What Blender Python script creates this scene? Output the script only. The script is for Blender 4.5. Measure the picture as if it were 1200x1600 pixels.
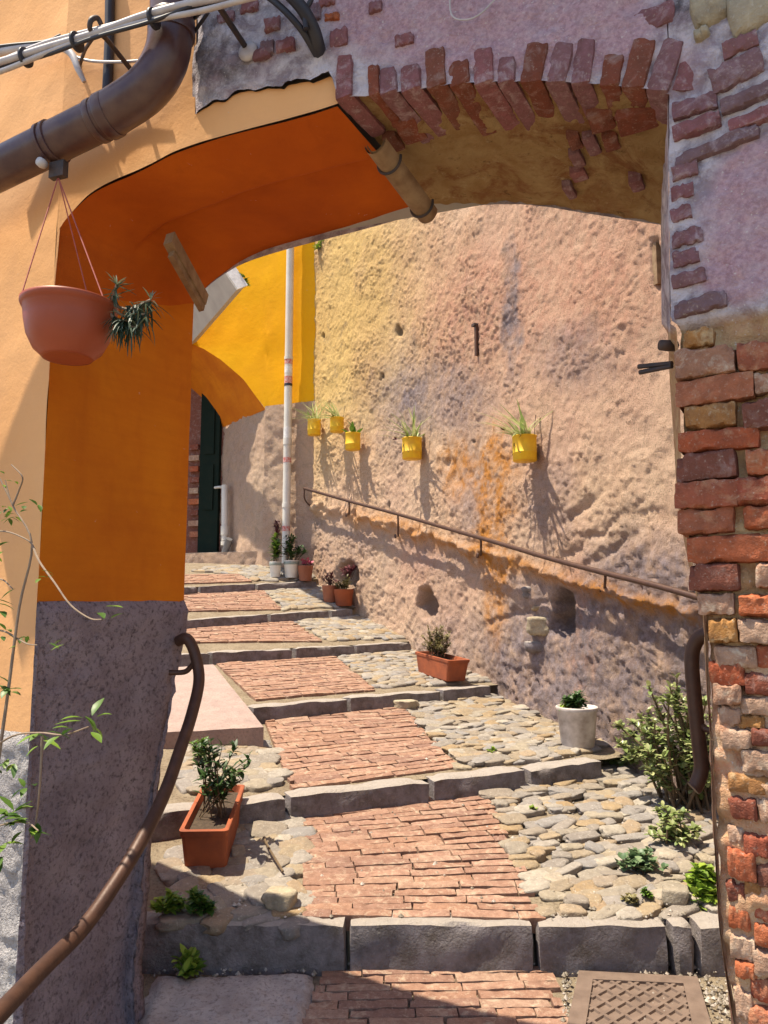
import bpy, math, random
import numpy as np
from mathutils import Matrix, Vector, Euler
for o in list(bpy.data.objects): bpy.data.objects.remove(o)
SC = bpy.context.scene; COL = SC.collection
random.seed(7); RNG = np.random.default_rng(11)
# ------------------------------------------------------------------ camera, sky, sun, exposure
CZ = 1.30                                   # camera height above the datum
PITCH = math.atan(140/1200); cp, sp = math.cos(PITCH), math.sin(PITCH)
cd = bpy.data.cameras.new('camera'); cam = bpy.data.objects.new('camera', cd); COL.objects.link(cam)
cam.location = (0, 0, CZ); cam.rotation_euler = (math.pi/2+PITCH, 0, 0)
cd.sensor_fit = 'VERTICAL'; cd.sensor_height = 36; cd.lens = 27.0; cd.clip_start = .02; cd.clip_end = 2000
SC.camera = cam
SUN_EL = math.radians(70); SUN_H = Vector((-1, -.03, 0)).normalized()
to_sun = Vector((SUN_H.x*math.cos(SUN_EL), SUN_H.y*math.cos(SUN_EL), math.sin(SUN_EL)))
w = bpy.data.worlds.new('World'); SC.world = w; w.use_nodes = True
nt = w.node_tree; nt.nodes.clear()
sky = nt.nodes.new('ShaderNodeTexSky'); sky.sky_type = 'NISHITA'; sky.sun_disc = False
sky.sun_elevation = SUN_EL; sky.sun_rotation = math.atan2(to_sun.x, to_sun.y)
bg = nt.nodes.new('ShaderNodeBackground'); bg.inputs[1].default_value = .13
wo = nt.nodes.new('ShaderNodeOutputWorld'); nt.links.new(sky.outputs[0], bg.inputs[0]); nt.links.new(bg.outputs[0], wo.inputs[0])
sl = bpy.data.lights.new('sun', 'SUN'); sl.energy = 5.0; sl.angle = math.radians(.53); sl.color = (1, .89, .70)
so = bpy.data.objects.new('sun', sl); COL.objects.link(so); so.location = (-6, -1, 12)
so.rotation_euler = (-to_sun).to_track_quat('-Z', 'Y').to_euler()
SC.view_settings.view_transform = 'Standard'; SC.view_settings.look = 'None'
SC.view_settings.exposure = 0.90; SC.view_settings.gamma = 1.0
try:
    SC.cycles.max_bounces = 10; SC.cycles.diffuse_bounces = 6
except Exception: pass

# ------------------------------------------------------------------ pixels to places
def ray(x, y):
    u = (x-600)/1200; v = (800-y)/1200
    return np.array([u, cp-v*sp, sp+v*cp])
O = np.array([0, 0, CZ])
def atY(x, y, Y): d = ray(x, y); return O+d*(Y/d[1])
def atZ(x, y, z): d = ray(x, y); return O+d*((z-CZ)/d[2])
def atP(x, y, p0, n): d = ray(x, y); return O+d*(np.dot(p0-O, n)/np.dot(d, n))
def proj(P):
    P = np.asarray(P)-O
    f = P[:, 1]*cp+P[:, 2]*sp; u = P[:, 0]/f; v = (-P[:, 1]*sp+P[:, 2]*cp)/f
    return 600+1200*u, 800-1200*v

# ------------------------------------------------------------------ noise
_perm = RNG.permutation(256); _perm = np.concatenate([_perm, _perm, _perm])
_val = RNG.random(256)*2-1
def vnoise(p):
    p = np.asarray(p, float); i = np.floor(p).astype(int); f = p-i; f = f*f*f*(f*(f*6-15)+10); i &= 255
    def h(a, b, c): return _val[_perm[_perm[_perm[(i[:, 0]+a) & 255]+((i[:, 1]+b) & 255)]+((i[:, 2]+c) & 255)]]
    x, y, z = f[:, 0], f[:, 1], f[:, 2]
    l = lambda a, b, t: a+(b-a)*t
    return l(l(l(h(0,0,0), h(1,0,0), x), l(h(0,1,0), h(1,1,0), x), y), l(l(h(0,0,1), h(1,0,1), x), l(h(0,1,1), h(1,1,1), x), y), z)
def fbm(p, oc=4, g=.5):
    a = 1; s = 0; t = 0; p = np.asarray(p, float)
    for k in range(oc): s = s+a*vnoise(p*2**k+17.3*k); t += a; a *= g
    return s/t
def sstep(a, b, x): t = np.clip((x-a)/(b-a), 0, 1); return t*t*(3-2*t)

# ------------------------------------------------------------------ objects
WM = {}
def mesh(name, V, F, mat, smooth=False, attrs=None):
    V = np.asarray(V, np.float32); me = bpy.data.meshes.new(name)
    if isinstance(F, np.ndarray):
        k = F.shape[1]; n = len(F)
        me.vertices.add(len(V)); me.vertices.foreach_set('co', V.ravel())
        me.loops.add(n*k); me.loops.foreach_set('vertex_index', F.ravel().astype(np.int32))
        me.polygons.add(n); me.polygons.foreach_set('loop_start', np.arange(0, n*k, k, dtype=np.int32))
        me.polygons.foreach_set('loop_total', np.full(n, k, np.int32))
        me.update(calc_edges=True)
    else:
        me.from_pydata(V.tolist(), [], F)
    if smooth: me.polygons.foreach_set('use_smooth', np.ones(len(me.polygons), bool))
    if mat: me.materials.append(M[mat] if isinstance(mat, str) else mat)
    for k, a in (attrs or {}).items():
        at = me.attributes.new(k, 'FLOAT', 'POINT'); at.data.foreach_set('value', np.asarray(a, np.float32))
    me.validate(); return me
def link(name, me, parent=None, mw=None, kind=None):
    o = bpy.data.objects.new(name, me); COL.objects.link(o)
    mw = mw or Matrix.Identity(4)
    if parent:
        o.parent = parent; o.matrix_parent_inverse = WM[parent.name].inverted()
    o.matrix_basis = mw; WM[o.name] = mw
    if kind: o['kind'] = kind
    return o
def obj(name, V, F, mat, parent=None, smooth=False, attrs=None, kind=None):
    return link(name, mesh(name, V, F, mat, smooth, attrs), parent, None, kind)
def tag(o, label, cat, group=None):
    o['label'] = label; o['category'] = cat
    if group: o['group'] = group
    return o
def thing(name, label, cat, loc, group=None):
    o = bpy.data.objects.new(name, None); COL.objects.link(o); o.empty_display_size = .05
    mw = Matrix.Translation(Vector([float(a) for a in loc])); o.matrix_basis = mw; WM[o.name] = mw
    return tag(o, label, cat, group)
def grid_faces(nu, nv, flip=False):
    i = np.arange(nu*nv).reshape(nu, nv)
    f = np.stack([i[:-1, :-1], i[1:, :-1], i[1:, 1:], i[:-1, 1:]], -1).reshape(-1, 4)
    return f[:, ::-1].copy() if flip else f
def frame(c, x, y, s=(1, 1, 1)):
    x = Vector(x).normalized(); z = x.cross(Vector(y)).normalized(); y = z.cross(x)
    m = Matrix((x*s[0], y*s[1], z*s[2])).transposed().to_4x4(); m.translation = Vector([float(a) for a in c]); return m

# ------------------------------------------------------------------ materials
M = {}
class NT:
    def __init__(s, name):
        s.m = bpy.data.materials.new(name); s.m.use_nodes = True; s.t = s.m.node_tree; s.t.nodes.clear()
        s.out = s.n('ShaderNodeOutputMaterial'); s.b = s.n('ShaderNodeBsdfPrincipled'); s.l(s.b.outputs[0], s.out.inputs[0])
        s.pos = s.n('ShaderNodeNewGeometry').outputs['Position']; M[name] = s.m
    def n(s, t): return s.t.nodes.new(t)
    def l(s, a, b): s.t.links.new(a, b)
    def noise(s, sc, det=4, rough=.55, vec=None, dist=0):
        n = s.n('ShaderNodeTexNoise'); n.inputs['Scale'].default_value = sc; n.inputs['Detail'].default_value = det
        n.inputs['Roughness'].default_value = rough; n.inputs['Distortion'].default_value = dist
        s.l(vec or s.pos, n.inputs['Vector']); return n.outputs[0]
    def ramp(s, fac, stops):
        r = s.n('ShaderNodeValToRGB'); e = r.color_ramp.elements
        while len(e) < len(stops): e.new(.5)
        for k, (p, c) in enumerate(stops): e[k].position = p; e[k].color = (*c, 1) if len(c) == 3 else c
        s.l(fac, r.inputs[0]); return r.outputs[0]
    def val(s, fac, a, b, lo=0., hi=1.):
        r = s.n('ShaderNodeMapRange'); r.inputs[1].default_value = a; r.inputs[2].default_value = b
        r.inputs[3].default_value = lo; r.inputs[4].default_value = hi; s.l(fac, r.inputs[0]); return r.outputs[0]
    def mix(s, fac, a, b, mode='MIX'):
        m = s.n('ShaderNodeMix'); m.data_type = 'RGBA'; m.blend_type = mode
        for v, i in ((fac, 0), (a, 6), (b, 7)):
            if isinstance(v, (int, float)): m.inputs[i].default_value = v
            elif isinstance(v, tuple): m.inputs[i].default_value = (*v, 1)
            else: s.l(v, m.inputs[i])
        return m.outputs[2]
    def math(s, op, a, b=0.):
        m = s.n('ShaderNodeMath'); m.operation = op
        for v, i in ((a, 0), (b, 1)):
            if isinstance(v, (int, float)): m.inputs[i].default_value = v
            else: s.l(v, m.inputs[i])
        return m.outputs[0]
    def attr(s, name): a = s.n('ShaderNodeAttribute'); a.attribute_name = name; return a.outputs['Fac']
    def rnd(s): return s.n('ShaderNodeObjectInfo').outputs['Random']
    def bump(s, h, st, dist=.01):
        b = s.n('ShaderNodeBump'); b.inputs['Strength'].default_value = st; b.inputs['Distance'].default_value = dist
        s.l(h, b.inputs['Height']); s.l(b.outputs[0], s.b.inputs['Normal'])
    def done(s, col, rough=.85, spec=.3, metal=0):
        if isinstance(col, tuple): s.b.inputs['Base Color'].default_value = (*col, 1)
        else: s.l(col, s.b.inputs['Base Color'])
        if isinstance(rough, (int, float)): s.b.inputs['Roughness'].default_value = rough
        else: s.l(rough, s.b.inputs['Roughness'])
        s.b.inputs['Specular IOR Level'].default_value = spec; s.b.inputs['Metallic'].default_value = metal
        return s.m
def simple(name, c, c2=None, sc=20, rough=.6, bump=.2, bsc=60, metal=0, spec=.4, dist=.004):
    t = NT(name); c2 = c2 or tuple(x*.75 for x in c)
    col = t.mix(t.val(t.noise(sc, 5), .35, .68), c, c2)
    if bump: t.bump(t.noise(bsc, 5), bump, dist)
    return t.done(col, rough, spec, metal)
def brickmat(name, stops, dust=(.55, .47, .38), dustamt=.35, bump=.6, sc=1.):
    t = NT(name); r = t.rnd()
    base = t.ramp(r, stops)
    off = t.n('ShaderNodeVectorMath'); off.operation = 'ADD'; t.l(t.pos, off.inputs[0])
    base = t.mix(t.val(t.noise(38*sc, 6, .65), .3, .75), base, t.mix(.62, base, (.10, .045, .03)))
    base = t.mix(t.math('MULTIPLY', t.val(t.noise(22*sc, 6, .7, None, .6), .52, .70), dustamt), base, dust)
    base = t.mix(t.math('MULTIPLY', t.val(t.noise(150*sc, 3), .6, .75), .35), base, (.62, .55, .45))
    h = t.math('ADD', t.noise(60*sc, 8, .7), t.math('MULTIPLY', t.noise(230*sc, 3), .5))
    t.bump(h, bump, .012); return t.done(base, .92, .15)
brickmat('brick_red', [(0, (.42, .10, .045)), (.3, (.52, .15, .06)), (.6, (.34, .085, .05)), (1, (.46, .17, .09))], (.55, .34, .2), .5)
brickmat('brick_dark', [(0, (.19, .06, .04)), (.5, (.26, .075, .045)), (1, (.22, .085, .06))], (.4, .3, .27), .5)
brickmat('brick_pale', [(0, (.48, .27, .18)), (.5, (.5, .33, .23)), (1, (.42, .21, .13))], (.62, .52, .4), .8)
brickmat('brick_ochre', [(0, (.45, .22, .07)), (1, (.38, .18, .07))], (.6, .47, .28), .7)
brickmat('brick_plum_shade', [(0, (.23, .12, .14)), (.35, (.31, .12, .13)), (.7, (.21, .145, .165)), (1, (.33, .13, .13))], (.5, .42, .45), .6, .6)  # for the shaded upper brickwork: violet of the shade put into the colour
brickmat('brick_paver', [(0, (.30, .175, .125)), (.25, (.37, .225, .165)), (.45, (.33, .19, .13)), (.7, (.26, .155, .12)), (.85, (.35, .20, .135)), (1, (.38, .255, .19))], (.52, .42, .31), .6, .5)
def stonemat(name, stops, bump=.5):
    t = NT(name); base = t.ramp(t.rnd(), stops)
    base = t.mix(t.val(t.noise(30, 6, .65), .35, .7), base, t.mix(.5, base, (.12, .1, .085)))
    base = t.mix(t.math('MULTIPLY', t.val(t.noise(90, 3), .58, .72), .3), base, (.6, .56, .5))
    t.bump(t.math('ADD', t.noise(45, 6, .65), t.math('MULTIPLY', t.noise(200, 2), .3)), bump, .01); return t.done(base, .85, .2)
stonemat('cobble', [(0, (.30, .235, .155)), (.2, (.235, .21, .19)), (.4, (.33, .28, .205)), (.55, (.31, .215, .115)), (.65, (.25, .235, .225)), (.8, (.28, .25, .225)), (.92, (.39, .345, .28)), (1, (.31, .215, .125))], .8)
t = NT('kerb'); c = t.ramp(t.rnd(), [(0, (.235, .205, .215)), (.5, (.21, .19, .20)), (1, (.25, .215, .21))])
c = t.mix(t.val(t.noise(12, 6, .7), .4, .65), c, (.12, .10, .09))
sx = t.n('ShaderNodeSeparateXYZ'); t.l(t.n('ShaderNodeNewGeometry').outputs['Normal'], sx.inputs[0])      # upward faces painted paler, as sunlit tops over shaded risers
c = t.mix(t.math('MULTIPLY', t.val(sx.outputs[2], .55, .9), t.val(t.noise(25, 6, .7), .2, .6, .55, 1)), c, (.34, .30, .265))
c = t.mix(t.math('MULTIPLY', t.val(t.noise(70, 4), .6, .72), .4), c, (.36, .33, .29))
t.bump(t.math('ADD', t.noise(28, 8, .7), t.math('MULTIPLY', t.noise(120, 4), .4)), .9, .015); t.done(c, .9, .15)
stonemat('rubble', [(0, (.40, .33, .22)), (1, (.45, .38, .27))], .9)
def mortar(name, a, b, c, bump=.9):
    t = NT(name); col = t.mix(t.val(t.noise(9, 6, .6), .35, .65), a, b)
    col = t.mix(t.val(t.noise(70, 5, .7), .5, .7), col, c)
    t.bump(t.math('ADD', t.noise(40, 8, .7), t.math('MULTIPLY', t.noise(160, 4), .6)), bump, .012); return t.done(col, .95, .1)
mortar('bedding', (.23, .18, .125), (.30, .245, .175), (.12, .09, .065))
mortar('concrete', (.56, .49, .45), (.40, .34, .31), (.24, .2, .18))
mortar('far_ground', (.20, .17, .13), (.24, .2, .15), (.15, .13, .1), .3)
# smooth painted plaster of the orange house
def paint(name, a, b, stain, bump=.12):
    t = NT(name); col = t.mix(t.val(t.noise(2.3, 5, .6), .3, .7), a, b)
    col = t.mix(t.math('MULTIPLY', t.val(t.noise(1.7, 7, .65, None, .6), .42, .68), .55), col, stain)
    col = t.mix(t.math('MULTIPLY', t.val(t.noise(7, 7, .7, None, .8), .58, .75), .35), col, stain)
    sc = t.n('ShaderNodeMapping'); sc.inputs['Scale'].default_value = (9, 9, .9); t.l(t.pos, sc.inputs[0])
    col = t.mix(t.math('MULTIPLY', t.val(t.noise(1.0, 5, .6, sc.outputs[0]), .52, .75), .3), col, stain)
    col = t.mix(t.math('MULTIPLY', t.val(t.noise(28, 4, .7, None, .5), .70, .74), .7), col, tuple(.5*x+.25 for x in a))     # small chips
    sp_ = t.n('ShaderNodeMapping'); sp_.inputs['Scale'].default_value = (3, 3, 30); t.l(t.pos, sp_.inputs[0])
    col = t.mix(t.math('MULTIPLY', t.val(t.noise(1.6, 4, .6, sp_.outputs[0], .4), .4, .7), .16), col, stain)                    # brush marks
    t.bump(t.math('ADD', t.noise(14, 5, .55), t.math('MULTIPLY', t.noise(110, 5, .65), .35)), bump*1.8, .012); return t.done(col, .88, .12)
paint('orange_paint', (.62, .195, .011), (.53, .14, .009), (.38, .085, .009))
paint('facade_paint', (.80, .44, .20), (.76, .39, .16), (.68, .36, .17))
paint('yellow_paint', (.82, .41, .008), (.79, .37, .006), (.72, .33, .012), .15)
paint('soffit_shade_paint', (.52, .115, .009), (.44, .085, .008), (.28, .05, .008))  # the same house orange, with the vault's shade put into the colour
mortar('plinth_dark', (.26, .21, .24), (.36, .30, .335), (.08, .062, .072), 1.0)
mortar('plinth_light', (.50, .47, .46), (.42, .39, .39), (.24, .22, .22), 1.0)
# front sheet of the brick archway: lime mortar and pink plaster with the violet of their shade put in, warm mortar low down
t = NT('arch_plaster')
c = t.mix(t.val(t.noise(17, 7, .68, None, .4), .42, .60), (.64, .585, .63), (.31, .255, .29))
c = t.mix(t.math('MULTIPLY', t.attr('pink'), t.val(t.noise(30, 5, .7), .2, .6, .55, 1)), c, t.mix(t.val(t.noise(90, 4, .7), .4, .62), (.57, .37, .41), (.40, .24, .28)))
c = t.mix(t.attr('warm'), c, t.mix(t.val(t.noise(16, 6, .7), .35, .65), (.62, .44, .24), (.46, .24, .13)))
c = t.mix(t.attr('rosy'), c, t.mix(t.val(t.noise(20, 6, .7), .4, .62), (.56, .27, .16), (.62, .45, .30)))
c = t.mix(t.math('MULTIPLY', t.attr('dark'), t.val(t.noise(18, 5, .7), .4, .6)), c, (.09, .075, .08))
c = t.mix(t.math('MULTIPLY', t.val(t.noise(130, 2), .66, .74), .7), c, (.70, .66, .64))
t.bump(t.math('ADD', t.noise(42, 8, .7), t.math('MULTIPLY', t.noise(170, 4), .5)), 1.0, .012); t.done(c, .95, .1)
t = NT('soffit_lime')
c = t.mix(t.val(t.noise(11, 7, .65, None, .5), .35, .65), (.52, .36, .18), (.40, .24, .10))
c = t.mix(t.math('MULTIPLY', t.val(t.noise(6, 7, .75, None, .8), .50, .62), .75), c, (.28, .11, .05))
c = t.mix(t.val(t.noise(14, 5, .7), .6, .72), c, (.60, .46, .27))
c = t.mix(t.val(t.noise(26, 5, .75), .60, .74), c, (.14, .08, .045))
t.bump(t.noise(30, 9, .75), 1.0, .03); t.done(c, .95, .1)
# big rough-cast wall
t = NT('roughcast')
c = t.mix(t.val(t.noise(1.3, 6, .6), .35, .68), (.76, .545, .385), (.70, .455, .33))
c = t.mix(t.attr('yellow'), c, (.80, .54, .19))
c = t.mix(t.math('MULTIPLY', t.attr('pink'), t.val(t.noise(9, 5, .6), .3, .65, .35, .95)), c, (.64, .33, .23))
c = t.mix(t.math('MULTIPLY', t.attr('grey'), t.val(t.noise(7, 6, .7), .28, .55, .25, 1)), c, t.mix(t.val(t.noise(16, 6, .7), .4, .6), (.36, .295, .31), (.22, .175, .18)))
c = t.mix(t.math('MULTIPLY', t.attr('orange'), t.val(t.noise(8, 6, .7), .33, .6)), c, (.62, .26, .055))
c = t.mix(t.math('MULTIPLY', t.val(t.noise(3.2, 7, .72, None, .7), .57, .72), .55), c, (.27, .21, .17))
c = t.mix(t.math('MULTIPLY', t.val(t.noise(70, 6, .8, None, .8), .57, .66), .7), c, (.27, .18, .125))
pit = t.math('MULTIPLY', t.val(t.noise(115, 3, .7), .55, .62), t.val(t.noise(5, 5, .7), .38, .62, .25, .85))
c = t.mix(pit, c, (.25, .165, .115))
c = t.mix(t.attr('hole'), c, (.10, .075, .06))
t.bump(t.math('ADD', t.noise(48, 9, .78, None, .6), t.math('MULTIPLY', t.noise(150, 5, .75), .7)), 1.0, .03); t.done(c, .95, .1)
simple('pipe_brown', (.062, .026, .028), (.11, .058, .045), 14, .33, .15, 40, 0, .5)
simple('rust', (.085, .04, .025), (.055, .026, .018), 25, .5, .25, 90, .2, .4)
simple('iron', (.045, .04, .042), (.09, .06, .05), 30, .6, .3, 90, .3)
simple('terracotta', (.34, .095, .04), (.21, .065, .035), 9, .8, .3, 60, 0, .2)
simple('bowl_plastic', (.34, .068, .026), (.29, .058, .024), 8, .45, .05, 60)
simple('cord', (.42, .10, .075), None, 60, .7, 0)
simple('white_pot', (.62, .57, .54), (.33, .28, .25), 13, .6, .2, 50)
simple('bucket', (.74, .72, .66), (.6, .58, .53), 9, .45, .05, 40)
simple('bucket_band', (.30, .34, .30), None, 9, .5, 0)
simple('brown_pot', (.33, .12, .065), (.26, .09, .05), 14, .6, .1, 60)
simple('can_yellow', (.80, .50, .008), (.70, .38, .012), 16, .6, .05, 60, 0, .5)
simple('can_soil', (.045, .03, .02), (.08, .055, .035), 60, .95, .8, 120)
simple('pvc', (.66, .63, .57), (.56, .52, .46), 4, .45, .05, 60)
simple('pvc_dark', (.13, .125, .13), None, 6, .5, .05)
simple('sticker_red', (.5, .06, .04), (.62, .5, .45), 60, .5, 0)
simple('sticker_white', (.78, .76, .73), None, 30, .5, 0)
simple('cable_white', (.52, .48, .47), (.38, .34, .34), 20, .5, 0)
simple('cable_black', (.035, .032, .04), None, 20, .5, 0)
simple('wood_old', (.30, .20, .11), (.18, .10, .05), 20, .8, .5, 50)
simple('door_green', (.006, .014, .009), (.01, .016, .01), 10, .8, .1, 60, 0, .15)
simple('slab_grey', (.46, .42, .38), (.38, .34, .31), 5, .9, .2, 60)
mortar('pale_stone', (.38, .285, .25), (.31, .23, .205), (.23, .17, .15), .5)
simple('manhole_iron', (.19, .135, .105), (.13, .09, .07), 16, .65, .4, 90, .15)
simple('tile_red', (.52, .19, .09), (.42, .15, .08), 20, .85, .3, 60)
simple('gravel', (.55, .50, .44), (.25, .2, .16), 30, .9, .3, 90)
simple('flower_pink', (.55, .12, .2), (.4, .07, .12), 30, .6, 0)
simple('petal_dark', (.09, .03, .05), (.2, .05, .05), 30, .6, 0)
def leafmat(name, a, b, edge=None, rough=.45, tr=.25):
    t = NT(name); c = t.mix(t.val(t.noise(35, 3), .35, .65), a, b)
    c = t.mix(t.attr('tone'), c, edge or tuple(min(1, x*1.9) for x in a))
    t.done(c, rough, .4); tb = t.n('ShaderNodeBsdfTranslucent'); t.l(c, tb.inputs[0])
    mx = t.n('ShaderNodeMixShader'); mx.inputs[0].default_value = tr; t.l(t.b.outputs[0], mx.inputs[1]); t.l(tb.outputs[0], mx.inputs[2]); t.l(mx.outputs[0], t.out.inputs[0])
leafmat('leaf_green', (.055, .13, .02), (.035, .09, .018), (.16, .26, .03))
leafmat('leaf_dark', (.025, .07, .022), (.018, .045, .016), (.07, .13, .03))
leafmat('leaf_lime', (.15, .26, .03), (.10, .19, .025), (.33, .42, .05))
leafmat('leaf_jade', (.20, .26, .08), (.14, .20, .06), (.42, .43, .20), .35, .2)
leafmat('leaf_spider', (.20, .30, .07), (.12, .22, .05), (.55, .56, .28))
leafmat('leaf_dry', (.15, .13, .05), (.10, .085, .035), (.30, .26, .11))
leafmat('leaf_blue', (.04, .075, .05), (.025, .05, .035), (.16, .20, .12))
leafmat('leaf_blue2', (.09, .16, .07), (.06, .12, .055), (.20, .28, .14))
leafmat('leaf_purple', (.12, .035, .045), (.07, .02, .03), (.25, .09, .10))
simple('stem', (.15, .10, .055), (.10, .07, .04), 40, .8, .2)
simple('twig', (.27, .20, .14), (.2, .14, .1), 40, .8, .2)

# ------------------------------------------------------------------ shape helpers
def tubegeo(pts, rad, seg=10, sub=6, cap=True):
    P = np.asarray(pts, float); n = len(P); R = np.full(n, rad) if np.isscalar(rad) else np.asarray(rad, float)
    if sub > 1 and n > 2:
        Q = []; q = []
        ext = np.vstack([2*P[0]-P[1], P, 2*P[-1]-P[-2]])
        for i in range(n-1):
            a, b, c, d = ext[i:i+4]
            for k in range(sub):
                t = k/sub; Q.append(.5*((2*b)+(-a+c)*t+(2*a-5*b+4*c-d)*t*t+(-a+3*b-3*c+d)*t**3)); q.append(R[i]+(R[i+1]-R[i])*t)
        Q.append(P[-1]); q.append(R[-1]); P = np.array(Q); R = np.array(q); n = len(P)
    T = np.gradient(P, axis=0); T /= np.linalg.norm(T, axis=1)[:, None]+1e-9
    u = np.cross(T[0], [0, 0, 1.]); u = u if np.linalg.norm(u) > .1 else np.cross(T[0], [1., 0, 0]); u /= np.linalg.norm(u)
    V = []; a = np.arange(seg)*2*math.pi/seg
    for i in range(n):
        u = u-T[i]*np.dot(u, T[i]); u /= np.linalg.norm(u); v = np.cross(T[i], u)
        V.append(P[i]+R[i]*(np.cos(a)[:, None]*u+np.sin(a)[:, None]*v))
    V = np.vstack(V); F = []
    for i in range(n-1):
        for k in range(seg): k2 = (k+1) % seg; F.append((i*seg+k, i*seg+k2, (i+1)*seg+k2, (i+1)*seg+k))
    if cap: F.append(tuple(range(seg))[::-1]); F.append(tuple((n-1)*seg+k for k in range(seg)))
    return V, F
class MB:
    def __init__(s): s.V = []; s.F = []; s.n = 0; s.tone = []
    def add(s, V, F, tone=0.):
        s.F += [tuple(int(i)+s.n for i in f) for f in F]; s.V.append(np.asarray(V, float)); s.tone.append(np.full(len(V), tone) if np.isscalar(tone) else tone); s.n += len(V); return s
    def tube(s, pts, r, seg=8, sub=6): return s.add(*tubegeo(pts, r, seg, sub))
    def out(s, name, mat, parent=None, smooth=True, kind=None):
        o = obj(name, np.vstack(s.V), s.F, mat, parent, smooth, {'tone': np.concatenate(s.tone)}, kind)
        if smooth and kind is None: o.data.set_sharp_from_angle(angle=math.radians(50))
        return o
def tube(name, pts, r, mat, parent=None, seg=12, sub=6): return MB().tube(pts, r, seg, sub).out(name, mat, parent)
def lathe(prof, c, seg=32, axis=None):
    V = []; F = []; a = np.arange(seg)*2*math.pi/seg; n = len(prof)
    for r, z in prof: V.append(np.stack([r*np.cos(a), r*np.sin(a), np.full(seg, z)], 1))
    V = np.vstack(V)
    for i in range(n-1):
        for k in range(seg): k2 = (k+1) % seg; F.append((i*seg+k, i*seg+k2, (i+1)*seg+k2, (i+1)*seg+k))
    F.append(tuple(range(seg))[::-1]); F.append(tuple((n-1)*seg+k for k in range(seg)))
    if axis is not None:
        q = Vector((0, 0, 1)).rotation_difference(Vector(axis)).to_matrix(); V = V@np.array(q).T
    return V+np.asarray(c, float), F
def boxgeo(c, x, y, z, d):
    c = np.asarray(c, float); x, y, z = [np.asarray(a, float)/np.linalg.norm(a) for a in (x, y, z)]
    V = [c+sx*x*d[0]/2+sy*y*d[1]/2+sz*z*d[2]/2 for sx in (-1, 1) for sy in (-1, 1) for sz in (-1, 1)]
    return np.array(V), [(0,1,3,2),(4,6,7,5),(0,4,5,1),(2,3,7,6),(0,2,6,4),(1,5,7,3)]
def blockmesh(name, L, W, H, mat, seed, n=(5, 2, 2), rnd=.008, rough=.003, fr=14, chip=0.):
    """a worn block centred on the origin: rounded edges, uneven faces"""
    idx = {}; V = []; F = []
    def vid(i, j, k):
        key = (i, j, k)
        if key not in idx:
            idx[key] = len(V); V.append([(i/n[0]-.5)*L, (j/n[1]-.5)*W, (k/n[2]-.5)*H])
        return idx[key]
    for ax in range(3):
        a, b = [q for q in range(3) if q != ax]
        for side in (0, n[ax]):
            for i in range(n[a]):
                for j in range(n[b]):
                    q = []
                    for di, dj in ((0,0),(1,0),(1,1),(0,1)):
                        c = [0, 0, 0]; c[ax] = side; c[a] = i+di; c[b] = j+dj; q.append(vid(*c))
                    flip = (side == 0) ^ (ax == 1)
                    F.append(q[::-1] if flip else q)
    V = np.array(V); h = np.array([L, W, H])/2
    inner = np.clip(V, -(h-rnd), h-rnd); d = V-inner; nn = np.linalg.norm(d, axis=1)
    cnt = (np.abs(d) > 1e-6).sum(1); s = np.where(cnt > 1, rnd/np.maximum(nn, 1e-9), 1)[:, None]
    V = inner+d*s
    o = seed*7.31
    V = V+rough*np.stack([fbm(V*fr+o+k*31, 3) for k in range(3)], 1)*2
    if chip:
        e = (np.abs(V)/h > .8).sum(1) >= 2
        V[e] -= np.sign(V[e])*np.minimum(h*.45, chip)*np.clip(fbm(V[e]*fr*.7+o, 2)+.15, 0, 1)[:, None]*1.6
    V = V+np.stack([(RNG.random()-.5)*.06*V[:, 1]+(RNG.random()-.5)*.06*V[:, 2], (RNG.random()-.5)*.03*V[:, 0], (RNG.random()-.5)*.03*V[:, 0]], 1)
    me = mesh(name, V, F, mat, True); me.set_sharp_from_angle(angle=math.radians(38)); return me
def leaf(mb, b, d, up, L, W, bend=.3, tone=0., prof=(.12, .75, 1, .7, .06), fold=.25):
    b = np.asarray(b, float); d = np.asarray(d, float); d = d/(np.linalg.norm(d)+1e-9)
    s = np.cross(d, up); s = s if np.linalg.norm(s) > .05 else np.cross(d, [1., .2, 0]); s /= np.linalg.norm(s); nrm = np.cross(s, d)
    V = []; n = len(prof)
    for i, p in enumerate(prof):
        t = i/(n-1); c = b+d*L*t-nrm*bend*L*t*t
        V += [c-s*W*p/2+nrm*fold*W*p/2, c, c+s*W*p/2+nrm*fold*W*p/2]
    F = []
    for i in range(n-1): a = 3*i; F += [(a, a+1, a+4, a+3), (a+1, a+2, a+5, a+4)]
    mb.add(V, F, tone)
U3 = np.array([0, 0, 1.])
def rdir(el0, el1):
    a = random.uniform(0, 2*math.pi); e = math.radians(random.uniform(el0, el1)); return np.array([math.cos(a)*math.cos(e), math.sin(a)*math.cos(e), math.sin(e)])
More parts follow.
